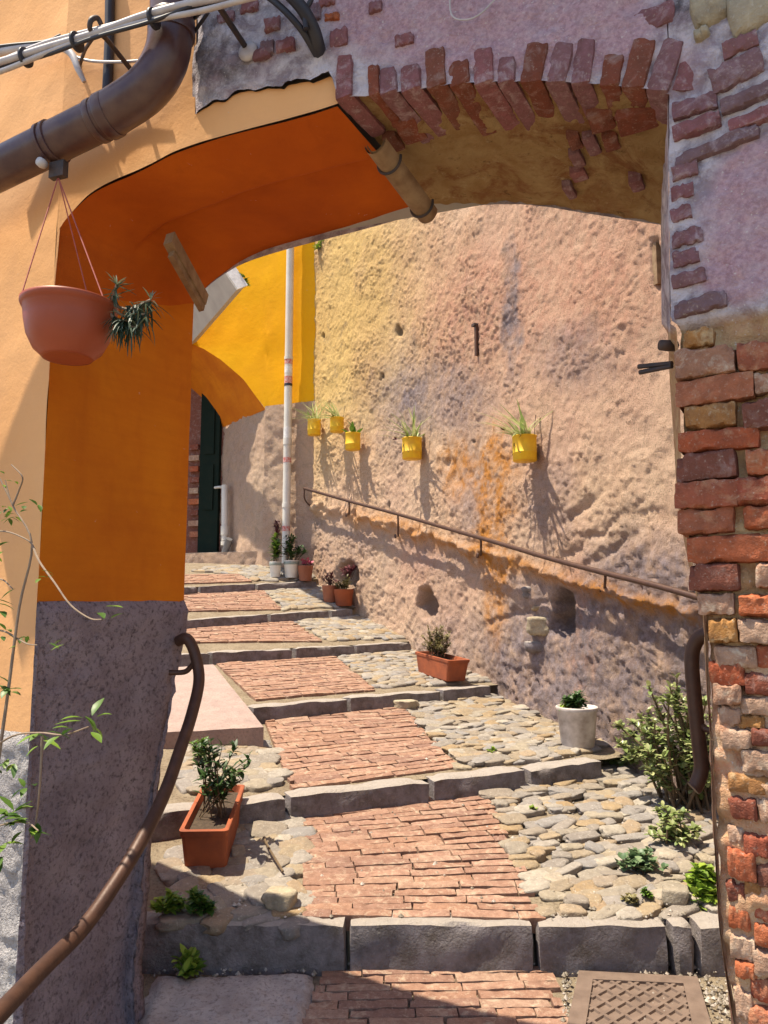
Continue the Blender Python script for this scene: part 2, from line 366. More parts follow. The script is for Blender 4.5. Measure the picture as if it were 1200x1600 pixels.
def bush(name, label, cat, base, r, h, ns, per, L, W, lm, sm='stem', group=None, lean=(0, 0, 0), stemr=.003, prof=(.12, .75, 1, .7, .06), el=(20, 85), whorl=0, parent=None, droop=.3):
    base = np.asarray(base, float)
    t = parent or thing(name, label, cat, base, group)
    st, fo = MB(), MB(); lean = np.asarray(lean, float)
    for k in range(ns):
        d = rdir(*el); d = np.array([d[0]*r, d[1]*r, abs(d[2])*h]); f = random.uniform(.6, 1)
        tip = base+(d+lean*h)*f; b0 = base+np.array([random.uniform(-.3, .3)*r, random.uniform(-.3, .3)*r, 0])
        mid = (b0+tip)/2+np.array([random.uniform(-.15, .15)*r, random.uniform(-.15, .15)*r, .12*h*f])
        st.tube([b0, mid, tip], [stemr, stemr*.8, stemr*.5], 5, 4)
        for j in range(per):
            q = random.uniform(.25, 1)
            p = (1-q)**2*b0+2*q*(1-q)*mid+q*q*tip
            for m in range(whorl or 1):
                ld = rdir(-15, 60); leaf(fo, p, ld+.25*d/np.linalg.norm(d), U3, L*random.uniform(.6, 1.15), W*random.uniform(.7, 1.15), random.uniform(.05, droop*1.6), random.random()**2, prof)
        for m in range(whorl): leaf(fo, tip, rdir(10, 75), U3, L*random.uniform(.6, 1), W*random.uniform(.7, 1), .2, random.random(), prof)
    st.out('stem', sm, t); fo.out('foliage', lm, t, kind='stuff'); return t
print('helpers ok')
# ================================================================== LARGE STRUCTURE
nrm3 = lambda a: np.asarray(a, float)/np.linalg.norm(a)
A = atY(58, 945, 2.15); B = atY(288, 940, 2.65)
T = nrm3([.94, -.342, 0]); NF = np.array([-.342, -.94, 0]); NF = nrm3(NF)
D = nrm3([B[0]-A[0], B[1]-A[1], 0]); NJ = np.array([D[1], -D[0], 0])
TL = nrm3([-.866, .5, 0]); NL = nrm3([-.5, -.866, 0])
A0 = np.array([A[0], A[1], 0]); B0 = np.array([B[0], B[1], 0])
TOP = CZ+2.05; RTOP = CZ+1.24; GZ = CZ-1.75
def F3(s, z, off=0.): return A0+T*s+NF*off+U3*z
def onF(px, py): p = atP(px, py, A0, NF); return np.dot(p-A0, T), p[2]
def onB(px, py): return atP(px, py, B0, NF)
_ax = lambda y: float(proj([A0+U3*atP(60, y, A0, NF)[2]])[0][0])
fc = [(_ax(490), 490), (_ax(440)+1, 440), (_ax(398)+3, 398), (86, 362), (118, 322), (150, 292), (233, 256), (283, 228), (380, 200), (460, 180), (527, 160)]
fr = [(527, 158), (597, 151), (667, 141), (730, 135), (800, 131), (900, 133), (1000, 141), (1047, 150)]
bc = [(296, 492), (304, 470), (325, 446), (350, 428), (385, 408), (470, 383), (560, 361), (640, 338), (680, 330)]
br = [(680, 329), (720, 322), (800, 318), (850, 322), (900, 331), (960, 340), (1037, 352)]
def chaikin(P, k=3):
    P = np.asarray(P, float)
    for _ in range(k):
        Q = [P[0]]
        for a, b in zip(P[:-1], P[1:]): Q += [a*.75+b*.25, a*.25+b*.75]
        P = np.array(Q+[P[-1]])
    return P
fc = [tuple(p) for p in chaikin(fc)]; bc = [tuple(p) for p in chaikin(bc)]; fr = [tuple(p) for p in chaikin(fr, 2)]; br = [tuple(p) for p in chaikin(br, 2)]
def resamp(P, n):
    P = np.asarray(P, float); d = np.r_[0, np.cumsum(np.linalg.norm(np.diff(P, axis=0), axis=1))]
    t = np.linspace(0, d[-1], n); return np.stack([np.interp(t, d, P[:, k]) for k in range(P.shape[1])], 1)
fcs = np.array([onF(*p) for p in fc+fr[1:]]); sSplit = onF(527, 160)[0]; sE, zE = onF(1047, 150)
def zcurve(s): return np.interp(s, fcs[:, 0], fcs[:, 1])
house = thing('orange_house', 'orange painted house corner with rough grey plinth left of the archway', 'house', (A[0], A[1], CZ-1.3))
arch = thing('brick_archway', 'old brick and plaster archway with crumbling right pier spanning the stepped alley', 'archway', tuple(F3(sE, CZ-1.3)))

# --- painted facade band over the arch (right of the corner) and the bare wall above it
zbl = np.array([onF(*p) for p in [(300, 182), (330, 166), (365, 150), (400, 141), (460, 135), (500, 124), (520, 118), (527, 140), (532, 159)]])
s300 = zbl[0, 0]
def zbound(s):
    zz = np.interp(s, zbl[:, 0], zbl[:, 1])+.012*fbm(np.stack([s*30, s*0, s*0+3], 1), 3)
    return np.where(s < s300, TOP, np.where(s > zbl[-1, 0], zcurve(s), np.maximum(zz, zcurve(s))))
def colgrid(s, z0, z1, nv, offf):
    S = np.repeat(s, nv); tt = np.tile(np.linspace(0, 1, nv), len(s)); Z = np.repeat(z0, nv)*(1-tt)+np.repeat(z1, nv)*tt
    off = offf(S, Z); return A0+T*S[:, None]+NF*off[:, None]+U3*Z[:, None], grid_faces(len(s), nv)
def attrs_front(V):
    x, y = proj(V)
    P = V*np.array([9, 9, 9]); n = fbm(P, 4)
    bl = lambda cx, cy, rx, ry: np.exp(-(((x-cx)/rx)**2+((y-cy)/ry)**2)**2)
    pink = np.clip(sum(bl(*b) for b in [(650, 50, 130, 60), (800, 60, 120, 75), (930, 55, 90, 60), (1165, 350, 75, 115), (1190, 300, 60, 70), (1150, 440, 60, 40), (760, 0, 300, 60)])*1.2-.1+n*.9, 0, 1)
    low = sstep(0, 14, y-(505-(x-1055)*.19)+12*n)*sstep(1000, 1045, x)
    rosy = low*sstep(980, 1100, y)*np.clip(.85+n, 0, 1)
    dark = np.clip(bl(345, 90, 60, 70)*.7+bl(1085, 10, 40, 40)+bl(420, 10, 80, 30)*.5, 0, 1)
    return {'pink': pink*(1-low), 'warm': low, 'rosy': rosy, 'dark': dark}
s = np.arange(0, zbl[-1, 0], .012)
V, Fc = colgrid(s, zcurve(s)-.004, zbound(s), 46, lambda S, Z: .004*fbm(np.stack([S*6, Z*6, Z*0], 1), 3))
obj('painted_arch_band', V, Fc, 'facade_paint', house, True)
s = np.r_[np.arange(s300, sE, .009), sE]
def offA(S, Z):
    P = np.stack([S, Z, S*0+5], 1); e = sstep(s300, s300+.03, S)
    return .014*e+.010*fbm(P*9, 4)+.006*fbm(P*38, 3)
V, Fc = colgrid(s, np.maximum(zcurve(s), np.where(s < zbl[-1, 0], zbound(s), -9))-.002, np.full(len(s), TOP), 110, offA)
obj('plaster_face', V, Fc, 'arch_plaster', arch, True, attrs_front(V))

# --- right pier: front sheet follows the ragged edge, turned a little towards the left
T2 = nrm3([.848, -.53, 0]); N2 = nrm3([-.53, -.848, 0]); E0 = A0+T*sE
def onP(px, py): p = atP(px, py, E0, N2); return np.dot(p-E0, T2), p[2]
edge = [(1047, -60), (1047, 150), (1048, 300), (1050, 505), (1060, 512), (1064, 560), (1066, 640), (1068, 760), (1080, 840), (1092, 925), (1103, 962), (1106, 1010), (1108, 1080), (1113, 1150), (1116, 1240), (1120, 1330), (1127, 1450), (1138, 1530), (1150, 1600), (1175, 1800)]
ed = np.array([onP(*p) for p in edge])[::-1]
zr = np.r_[np.arange(CZ-1.6, TOP, .011), TOP]; sl_ = np.interp(zr, ed[:, 1], ed[:, 0])
sl_ = sl_+.006*fbm(np.stack([zr*25, zr*0, zr*0], 1), 3)*(zr < CZ+.6)
uu = np.r_[np.linspace(0, .45, 56), np.linspace(.458, 1, 60)]; smax = .75
S = (sl_[:, None]*(1-uu)+smax*uu).ravel(); Z = np.repeat(zr, len(uu))
P = np.stack([S+sE, Z, S*0+5], 1)
V0 = E0+T2*S[:, None]+U3*Z[:, None]; at = attrs_front(V0)
off = (.014*(1-at['warm'])-.006*at['warm'])+.010*fbm(P*9, 4)+.007*fbm(P*38, 3)*(1+at['warm'])+.014*at['warm']*fbm(P*22+4, 3)
rnd_e = np.tile(np.exp(-uu*40), len(zr)); off -= rnd_e*.012*at['warm']
obj('pier_face', V0+N2*off[:, None], grid_faces(len(zr), len(uu), True), 'arch_plaster', arch, True, at)
# inner jamb of the pier
bed = [(1035, 352), (1036, 505), (1046, 520), (1049, 600), (1056, 700), (1060, 780), (1072, 850), (1089, 925), (1106, 962), (1112, 1100), (1120, 1240), (1130, 1450), (1155, 1600), (1180, 1800)]
bj = np.array([onB(*p) for p in bed])[::-1]
zj = zr[zr <= zE+.01]; nj = 24; tt = np.linspace(0, 1, nj)
f_ = E0+T2*np.interp(zj, ed[:, 1], ed[:, 0])[:, None]+U3*zj[:, None]
b_ = np.stack([np.interp(zj, bj[:, 2], bj[:, 0]), np.interp(zj, bj[:, 2], bj[:, 1]), zj], 1)
V = (f_[:, None]*(1-tt[None, :, None])+b_[:, None]*tt[None, :, None]).reshape(-1, 3)
V += NJ*(-.004+.010*fbm(V*20, 3)*np.tile(np.sin(np.clip(tt, .0, 1)*math.pi), len(zj)))[:, None]
obj('pier_jamb', V, grid_faces(len(zj), nj), 'arch_plaster', arch, True, attrs_front(V))
# back of the archway (seen only from beyond)
def backsheet(p, q, z0, z1, mat, par):
    V = [p+U3*z0, q+U3*z0, q+U3*z1, p+U3*z1]; return obj('back_wall', V, [(0, 1, 2, 3)], mat, par)
# --- soffits
def loft(front, back, n, nv, lift):
    f = resamp(front, n); b = resamp(back, n); t = np.linspace(0, 1, nv)
    V = (f[:, None]*(1-t[None, :, None])+b[:, None]*t[None, :, None]); return lift(V, t).reshape(-1, 3), grid_faces(n, nv, True)
f3 = [np.r_[A0[:2]+T[:2]*onF(*p)[0], onF(*p)[1]] for p in fc]; b3 = [onB(*p) for p in bc]
def lp(V, t):
    V = V.copy(); n = V.shape[0]; w = np.linspace(0, 1, n)
    V[:, :, 2] += (.034*sstep(.40, .425, t)[None, :]-.012)*sstep(.15, .4, w)[:, None]+.005*fbm(V.reshape(-1, 3)*5, 3).reshape(V.shape[:2])
    return V
V, Fc = loft(f3, b3, 90, 60, lp); obj('painted_soffit', V, Fc, 'soffit_shade_paint', house, True)
f3r = [np.r_[A0[:2]+T[:2]*onF(*p)[0], onF(*p)[1]] for p in fr]; b3r = [onB(*p) for p in br]
def lb(V, t):
    V = V.copy(); n = fbm(V.reshape(-1, 3)*9, 4).reshape(V.shape[:2]); m = fbm(V.reshape(-1, 3)*40, 3).reshape(V.shape[:2])
    V[:, :, 2] += .008+.014*n+.006*m; return V
V, Fc = loft(f3r, b3r, 150, 90, lb); obj('lime_soffit', V, Fc, 'soffit_lime', arch, True)
# back faces above the soffit, roof slab with the eave that shades the bare wall
bl3 = resamp(b3+b3r[1:], 60); V = np.vstack([bl3, np.c_[bl3[:, :2], np.full(60, RTOP)]])
obj('back_wall', V, [(i, i+60, i+61, i+1) for i in range(59)], 'arch_plaster', arch, False)
bx = b3r[-1]; e2 = np.array([bx[0], bx[1], 0])+nrm3([.94, -.342, 0])*1.2; bq = np.array([bx[0], bx[1], 0])+nrm3([.94, -.342, 0])*.22
obj('back_wall', [np.r_[bq[:2], CZ-1.6], np.r_[e2[:2], CZ-1.6], np.r_[e2[:2], RTOP], np.r_[bq[:2], RTOP]], [(0, 1, 2, 3)], 'arch_plaster', arch)
hl = B0+TL*1.3; fl = A0+TL*1.9
obj('rear_wall', [B0+TL*.3+NL*.0+U3*GZ, hl+U3*GZ, hl+U3*RTOP, B0+U3*RTOP], [(0, 1, 2, 3)], 'orange_paint', house)
obj('end_wall', [hl+U3*GZ, fl+U3*GZ, fl+U3*TOP, hl+U3*RTOP], [(0, 1, 2, 3)], 'orange_paint', house)
def prism(name, poly, th, mat, par):
    n = len(poly); V = [np.asarray(p, float) for p in poly]+[np.asarray(p, float)+U3*th for p in poly]
    F = [tuple(range(n))[::-1], tuple(range(n, 2*n))]+[(i, (i+1) % n, (i+1) % n+n, i+n) for i in range(n)]
    return obj(name, V, F, mat, par)
pe = E0+T2*smax; EAVE = .30; sEv = onF(255, 60)[0]; z_ = lambda p, h: np.r_[np.asarray(p)[:2], h]
prism('roof_slab', [z_(fl, TOP), z_(A0, TOP), z_(B0, RTOP), z_(hl, RTOP)], .025, 'slab_grey', house)
prism('roof_slab', [z_(A0, TOP+.002), z_(E0, TOP), z_(pe, TOP), z_(e2, RTOP), z_(bx, RTOP), z_(B0, RTOP)], .025, 'slab_grey', arch)
prism('eave_slab', [z_(F3(sEv, 0, -.01), TOP-.01), z_(F3(sEv, 0, EAVE), TOP-.01), z_(E0+NF*EAVE+T*.08, TOP-.01), z_(pe+N2*EAVE, TOP-.01), z_(pe, TOP-.01), z_(E0, TOP-.01)], .055, 'slab_grey', arch)

# --- house: left facade, jamb, plinths
z = np.linspace(CZ-.45, TOP, 110); u = np.linspace(0, 1.9, 80)
Uu = np.repeat(u, len(z)); Zz = np.tile(z, len(u)); P = np.stack([Uu, Zz, Uu*0+9], 1)
obj('facade', A0+TL*Uu[:, None]+NL*(.004*fbm(P*6, 3))[:, None]+U3*Zz[:, None], grid_faces(len(u), len(z), True), 'facade_paint', house, True)
zf, zb_ = fcs[0, 1], b3[0][2]; nu, nv = 40, 90; u = np.linspace(0, 1, nu); v = np.linspace(0, 1, nv)
V = np.array([A0*(1-a)+B0*a+U3*((CZ-.05)*(1-b)+(zf*(1-a)+(zb_+.12)*a)*b) for a in u for b in v]); V += NJ*(.004*fbm(V*6, 3))[:, None]
obj('side_wall', V, grid_faces(nu, nv), 'orange_paint', house, True)
def plinth(name, path, norms, zt, mat, seed, flare, back=0.):
    """rough sheet along a plan path with per-point outward normals"""
    pth = resamp(np.hstack([path, norms]), int(sum(np.linalg.norm(np.diff(np.asarray(path), axis=0), axis=1))/.011))
    z = np.linspace(0, 1, 150); n = len(pth); Pp = np.repeat(pth, 150, 0); tz = np.tile(z, n)
    top = zt+.008*fbm(np.stack([np.arange(n)*.12, np.zeros(n), np.zeros(n)+seed], 1), 3); Z = GZ+(np.repeat(top, 150)-GZ)*tz
    V = np.c_[Pp[:, :2], Z]; N = Pp[:, 2:]; N = N/np.linalg.norm(N, axis=1)[:, None]
    off = .012+.010*fbm(V*30+seed, 4)+.010*fbm(V*6+seed, 3)+.004*fbm(V*75, 2)+flare*np.clip((CZ-.6-Z)/.8, 0, 1)**1.5
    kk = np.repeat(np.linspace(0, 1, n), 150); off -= back*sstep(.15, .42, kk)*np.clip((CZ-.05-Z)/1.15, 0, 1)
    off *= np.where(tz > .985, (1-tz)/.015, 1)
    V[:, :2] += N*off[:, None]; return obj(name, V, grid_faces(n, 150, True), mat, house, True)
c2 = lambda p: np.asarray(p)[:2]
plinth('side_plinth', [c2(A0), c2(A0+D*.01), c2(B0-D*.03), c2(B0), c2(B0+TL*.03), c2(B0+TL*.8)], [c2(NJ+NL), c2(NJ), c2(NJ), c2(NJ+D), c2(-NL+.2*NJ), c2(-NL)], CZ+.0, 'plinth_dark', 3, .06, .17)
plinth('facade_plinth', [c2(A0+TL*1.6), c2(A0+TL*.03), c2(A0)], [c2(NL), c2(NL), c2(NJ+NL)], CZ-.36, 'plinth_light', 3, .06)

# ------------------------------------------------------------------ the stepped alley
# kerbs: (top front edge left pixel + distance, right pixel + distance, rise)
def kline(pl, pr, rise):
    (l, r) = pl, pr; b = (r[1]-l[1])/(r[0]-l[0]); d = (r[2]-l[2])/(r[0]-l[0])
    return dict(a=l[1]-b*l[0], b=b, c=l[2]-d*l[0], d=d, rise=rise)
KL = [None,
      kline(atZ(245, 1448, CZ-1.16), atZ(1083, 1452, CZ-1.16), .15),
      kline(atZ(450, 1250, CZ-.92), atZ(900, 1197, CZ-.90), .095),
      kline(atZ(397, 1108, CZ-.66), atZ(760, 1074, CZ-.64), .08),
      kline(atY(330, 1022, 6.15), atY(640, 1005, 7.35), .075),
      kline(atY(290, 970, 7.0), atY(545, 953, 8.1), .075),
      kline(atY(288, 919, 8.0), atY(490, 909, 8.9), .07),
      kline(atY(290, 878, 9.9), atY(450, 878, 9.6), 0)]
KL[0] = dict(a=.2, b=0, c=CZ-1.44, d=0, rise=0)
def kY(i, X): return KL[i]['a']+KL[i]['b']*X
def kZ(i, X): return KL[i]['c']+KL[i]['d']*X
def gz(i, X, Y):
    y0, y1 = kY(i, X), kY(i+1, X); f = np.clip((Y-y0)/(y1-y0), -.2, 1.3)
    return kZ(i, X)+f*(kZ(i+1, X)-KL[i+1]['rise']-kZ(i, X))
def gp(px, py, i):
    d = ray(px, py); t0, t1 = .3, 40
    t = np.linspace(.5, 14, 6000); P = O+d*t[:, None]; k = np.argmax((P[:, 2] < gz(i, P[:, 0], P[:, 1])) & (P[:, 1] > kY(i, P[:, 0])-.25))
    P = P[k]; return np.array([P[0], P[1], float(gz(i, P[0], P[1]))])
XR = [2.4, 2.6, 2.4, 1.9, 1.4, .9, .5]
steps = []
for i in range(7):
    xs = np.arange(-3.2 if i else -2.2, XR[i], .035 if i < 3 else .06); nv = [70, 60, 50, 40, 30, 24, 20][i]; tv = np.linspace(0, 1, nv)
    X = np.repeat(xs, nv); f = np.tile(tv, len(xs)); y_0 = kY(i, X)+(.10 if i else 0); Y = y_0+f*(kY(i+1, X)+.06-y_0); Z = gz(i, X, Y)
    V = np.c_[X, Y, Z-.012+.008*fbm(np.c_[X, Y, Z]*7, 4)]
    st = obj('paved_step', V, grid_faces(len(xs), nv), 'bedding', None, True, None, 'structure'); steps.append(st)
gr = obj('ground', [(-200, -200, CZ-1.9), (200, -200, CZ-1.9), (200, 200, CZ-1.9), (-200, 200, CZ-1.9)], [(0, 1, 2, 3)], 'far_ground', None, False, None, 'structure')

# the right wall as a curved plan line
WP = resamp(np.array([(2.75, 1.2), (2.1, 2.85), (1.72, 3.85), (1.36, 4.82), (.84, 6.16), (.27, 7.4), (-.30, 8.25), (-.86, 9.15)]), 40)
for _ in range(3): WP[1:-1] = .25*WP[:-2]+.5*WP[1:-1]+.25*WP[2:]
WP = resamp(WP, 500); WT = np.gradient(WP, axis=0); WT /= np.linalg.norm(WT, axis=1)[:, None]; WN = np.stack([-WT[:, 1], WT[:, 0]], 1)
if WN[100, 0] > 0: WN = -WN
WL = np.r_[0, np.cumsum(np.linalg.norm(np.diff(WP, axis=0), axis=1))]
def wall(px, py, off=0.):
    """point where a pixel's ray meets the wall's mean surface, pushed out along the wall normal"""
    d = ray(px, py); Q = WP+WN*off; t = Q[:, 1]/d[1]; k = int(np.argmin(np.abs(d[0]*t-Q[:, 0])))
    return np.array([Q[k, 0], Q[k, 1], CZ+d[2]*Q[k, 1]/d[1]])
def wnorm(px, py):
    d = ray(px, py); t = WP[:, 1]/d[1]; k = int(np.argmin(np.abs(d[0]*t-WP[:, 0]))); return np.array([WN[k, 0], WN[k, 1], 0])
ul = np.linspace(0, WL[-1], 560); zl = np.r_[np.arange(CZ-1.7, CZ+4.5, .0125), np.arange(CZ+4.5, CZ+6.2, .05)]
wx = np.stack([np.interp(ul, WL, WP[:, 0]), np.interp(ul, WL, WP[:, 1])], 1); wn = np.stack([np.interp(ul, WL, WN[:, 0]), np.interp(ul, WL, WN[:, 1])], 1)
nz = len(zl); V = np.c_[np.repeat(wx, nz, 0), np.tile(zl, len(ul))]; N = np.c_[np.repeat(wn, nz, 0), np.zeros(len(V))]
Q = np.c_[np.repeat(ul, nz), np.tile(zl, len(ul)), np.zeros(len(V))]
x, y = proj(V); n1 = fbm(Q*1.6+5, 4); n2 = fbm(Q*8+2, 4); n3 = fbm(Q*26+9, 3); n4 = fbm(Q*55+1, 2)
ledge = np.interp(x, [440, 470, 620, 750, 950, 1095], [775, 785, 822, 866, 925, 965])+10*n2
dl = (y-ledge)
roughm = .55+.45*sstep(600, 900, y)
off = .028*n1+.016*n2*roughm+.011*n3*roughm+.0095*n4*np.clip(.75+1.1*n1+n2, .4, 1.6)
off += .035*np.exp(-(dl/11)**2)*np.clip(.8+n2, 0, 1.4)-.03*sstep(-6, 8, dl)*np.exp(-np.clip(dl, 0, 999)/160)
bl = lambda cx, cy, rx, ry, p=2: np.exp(-(((x-cx+14*n2)/rx)**2+((y-cy+14*n3)/ry)**2)**p)
hole = np.zeros(len(V))
for cx, cy, rx, ry, dp in [(872, 958, 19, 36, .16), (664, 942, 13, 24, .13), (541, 900, 18, 22, .12), (622, 517, 5, 8, .05), (596, 588, 3, 5, .04), (1027, 412, 7, 38, .07), (470, 520, 4, 7, .04), (607, 790, 4, 6, .03), (740, 690, 3, 4, .03), (505, 525, 3, 4, .03)]:
    m = np.exp(-(((x-cx+5*n2)/rx)**2+((y-cy+5*n3)/ry)**2)**3); off -= dp*m; hole = np.maximum(hole, m*.6)
off -= .035*bl(835, 1010, 45, 75)*np.clip(.7+1.5*n2, 0, 1.5)     # broken patch under the niche
for cx, cy, r_, a_ in [(925, 840, 60, -.6), (950, 862, 50, -.6), (705, 730, 40, 1.2), (800, 960, 60, -.4), (900, 800, 45, -.7)]:
    lx = (x-cx)*math.cos(a_)+(y-cy)*math.sin(a_); ly = -(x-cx)*math.sin(a_)+(y-cy)*math.cos(a_); off -= .022*np.exp(-(lx/r_)**2-((ly+9*n2)/6)**2)
V = V+N*off[:, None]
cl = lambda a: np.clip(a, 0, 1)
W_ATT = dict(yellow=cl(bl(540, 440, 130, 200, 1)*1.1+bl(480, 560, 80, 200, 1)*.7+n1*.3)*.85,  # yellower at the far end, bounce glow of the yellow house included
    pink=cl(bl(900, 450, 190, 170, 1)+bl(720, 480, 80, 120, 1)*.5+bl(905, 985, 26, 110)*1.3+bl(650, 870, 40, 40)*.6+n1*.4),
    grey=cl(bl(800, 480, 14, 110)*1.0+bl(830, 1050, 80, 130)+bl(1010, 1040, 150, 190)*1.6+bl(700, 1010, 70, 60)*.5+bl(1040, 960, 90, 60)+bl(690, 620, 80, 60)*.7+bl(740, 760, 30, 80)*.7+bl(860, 780, 40, 90)*.5+bl(900, 560, 70, 60)*.5+bl(620, 640, 40, 100)*.4+sstep(10, 26, dl)*np.exp(-np.clip(dl, 0, 999)/50)*.8+n1*.35),  # grey patches, plus the ledge's shade painted along the strip below it
    orange=cl(bl(772, 760, 30, 95)*1.3+bl(715, 730, 26, 45)+np.exp(-(dl/16)**2)*.9*sstep(480, 600, x)+bl(770, 900, 22, 110)*.9+n1*.15), hole=hole)
rw = obj('roughcast_wall', V, grid_faces(len(ul), nz), 'roughcast', None, True, W_ATT); tag(rw, 'tall pink and ochre roughcast wall with flower tins along the right side', 'wall')

# ------------------------------------------------------------------ house at the end of the alley
C0 = np.array([WP[-1, 0], WP[-1, 1], 0]); TY = nrm3([-.93, .37, 0]); NY = nrm3([-.37, -.93, 0]); ED = np.array([-.75, 1.0, 0])
def onY(px, py): p = atP(px, py, C0, NY); return np.dot(p-C0, TY), p[2]
yh = thing('yellow_house', 'bright yellow house with dark arched doorway closing the alley behind', 'house', tuple(C0+TY*1.5+U3*(CZ+.4)))
ac = np.array([onY(*p) for p in [(415, 640), (402, 622), (380, 592), (345, 562), (318, 545), (300, 538), (280, 535)]])
ac = np.vstack([ac, np.c_[2*ac[-1, 0]-ac[-2::-1, 0], ac[-2::-1, 1]]]); s0, s1 = ac[0, 0], ac[-1, 0]
zy = onY(430, 636)[1]; ZT = CZ+6.2
def zlow(s): return np.where((s > s0) & (s < s1), np.interp(s, ac[:, 0], ac[:, 1]), zy)
s = np.r_[np.linspace(-.12, s0, 14), np.linspace(s0+.001, s1-.001, 60), np.linspace(s1, 6, 20)]; nv = 40
Sg = np.repeat(s, nv); f = np.tile(np.linspace(0, 1, nv), len(s)); Z = np.repeat(zlow(s), nv)*(1-f)+ZT*f
V = C0+TY*Sg[:, None]+U3*Z[:, None]; V += NY*(.012*fbm(V*3, 3))[:, None]
obj('upper_wall', V, grid_faces(len(s), nv, True), 'yellow_paint', yh, True)
at0 = lambda V: {'yellow': np.full(len(V), .1), 'pink': np.zeros(len(V)), 'grey': np.full(len(V), .3), 'orange': np.zeros(len(V)), 'hole': np.zeros(len(V))}
def roughsheet(name, p, q, z0, z1, par, amp=.02, d=.022):
    n = max(3, int(np.linalg.norm(q-p)/d)); m = max(3, int((z1-z0)/d)); N = nrm3(np.cross(q-p, U3))
    V = np.array([p*(1-a)+q*a+U3*(z0*(1-b)+z1*b) for a in np.linspace(0, 1, n) for b in np.linspace(0, 1, m)])
    V += N*(amp*fbm(V*7, 4)+amp*.5*fbm(V*25, 3))[:, None]; return obj(name, V, grid_faces(n, m), 'roughcast', par, True, at0(V))
j0 = C0+TY*s0; j1 = j0+ED; k0 = C0+TY*s1; k1 = k0+ED; ZB = CZ-.1
roughsheet('lower_wall', C0-TY*.1+NY*.015, j0+NY*.015, ZB, zy+.02, yh)
roughsheet('doorway_jamb', j0, j1, ZB, zy+.01, yh)
roughsheet('doorway_jamb', k1, k0, ZB, zy+.01, yh)
roughsheet('lower_wall', k0, C0+TY*6, ZB, zy+.01, yh, .02, .06)
fA = np.array([C0+TY*a+U3*b for a, b in ac]); V, Fc = loft(fA, fA+ED, 50, 12, lambda V, t: V); obj('arch_reveal', V, Fc, 'orange_paint', yh, True)
obj('doorway_back', [j1-TY*.3+U3*ZB-ED*.02, k1+TY*.3+U3*ZB-ED*.02, k1+TY*.3+U3*(CZ+4)-ED*.02, j1-TY*.3+U3*(CZ+4)-ED*.02], [(0, 3, 2, 1)], 'brick_dark', yh)
dp = lambda px, py: atP(px, py, j1-ED*.06, NY)
d0, d1 = dp(342, 800), dp(312, 800); zt = dp(325, 545)[2]
dc = (d0+d1)/2; dc[2] = (CZ+.35+zt)/2
dr = obj('door', *boxgeo(dc, d0-d1, NY, U3, (np.linalg.norm((d0-d1)[:2]), .06, zt-CZ-.35)), 'door_green', yh)
for hh in (.35, -.35): obj('door_panel', *boxgeo(dc+NY*.035+U3*hh*1.1, d0-d1, NY, U3, (.16, .03, .62)), 'door_green', dr)
for k in range(9):   # broken brickwork beside the door
    p = dp(304, 835-k*17); obj('brick', *boxgeo(p+NY*.0, TY, NY, U3, (.14+.03*(k % 2), .05, .075)), ['brick_red', 'brick_pale', 'brick_dark'][k % 3], yh)
lg = [dp(285, 880), dp(346, 838)]
e0 = atP(286, 880, j0-NY*-.0, NY); 
roughsheet('doorstep_ledge', j0+TY*1.3-U3*0+ED*.12, j0+ED*.12, CZ+.1, CZ+.62, yh, .015)
obj('doorstep_top', [j0+TY*1.3+ED*.12+U3*(CZ+.62), j0+ED*.12+U3*(CZ+.62), j0+ED*.9+U3*(CZ+.66), j0+TY*1.3+ED*.9+U3*(CZ+.66)], [(0, 1, 2, 3)], 'slab_grey', yh)
# slab over the alley, tilted along the sunlight to keep its shadow narrow
bn = atY(383, 447, 8.0); bf = atP(302, 540, bn, U3); dirb = nrm3((bf-bn)*[1, 1, 0]); acr = np.array([-dirb[1], dirb[0], 0]); acr = acr if acr[0] < 0 else -acr
bL = np.linalg.norm(bf-bn)+.75; upl = np.array([-math.cos(math.radians(56)), 0, math.sin(math.radians(56))]); bN = nrm3(np.cross(upl, dirb)); bN = bN if bN[0] < 0 else -bN
bal = thing('overhanging_slab', 'pale grey slab slanting out above the dark arched doorway', 'slab', tuple(bn+dirb*bL/2+upl*.25))
V, Fc = boxgeo(bn+dirb*bL/2+upl*.30+bN*.05, dirb, upl, bN, (bL, .60, .10)); obj('slab', V, Fc, 'slab_grey', bal)
V, Fc = boxgeo(bn-dirb*.02+upl*.30+bN*.05, dirb, upl, bN, (.04, .62, .13)); obj('slab_lit_edge', V, Fc, 'sticker_white', bal)  # white strip painting in the sunlit end edge of the slab
# ================================================================== BRICKWORK OF THE ARCHWAY
BV = {}
def brickvar(mat, k, L, W, H, **kw):
    key = (mat, k, round(L, 2), kw.get('tag'))
    kw.pop('tag', None)
    if key not in BV: BV[key] = blockmesh('brick', L, W, H, mat, 3+k+len(BV), **kw)
    return BV[key]
def pierbrick(x0, y0, x1, y1, mat, proud=.018, tilt=0., deep=.09, k=0, rnd=.009, name='brick'):
    q = np.array([onP(x0, y0), onP(x1, y0), onP(x0, y1), onP(x1, y1)]); c = q.mean(0)
    Lb = (q[1, 0]+q[3, 0]-q[0, 0]-q[2, 0])/2; Hb = abs(q[0, 1]+q[1, 1]-q[2, 1]-q[3, 1])/2
    p = E0+T2*c[0]+U3*c[1]+N2*(proud-deep/2)
    me = brickvar(mat, k % 7, .2, .09, .055, n=(14, 4, 6), rnd=rnd, rough=.0022, fr=42, chip=.0055, tag='pier%d' % (Lb < .09))
    x = T2*math.cos(tilt)+U3*math.sin(tilt)
    return link(name, me, arch, frame(p, x, -N2, (Lb/.2, deep/.09, Hb/.055)))
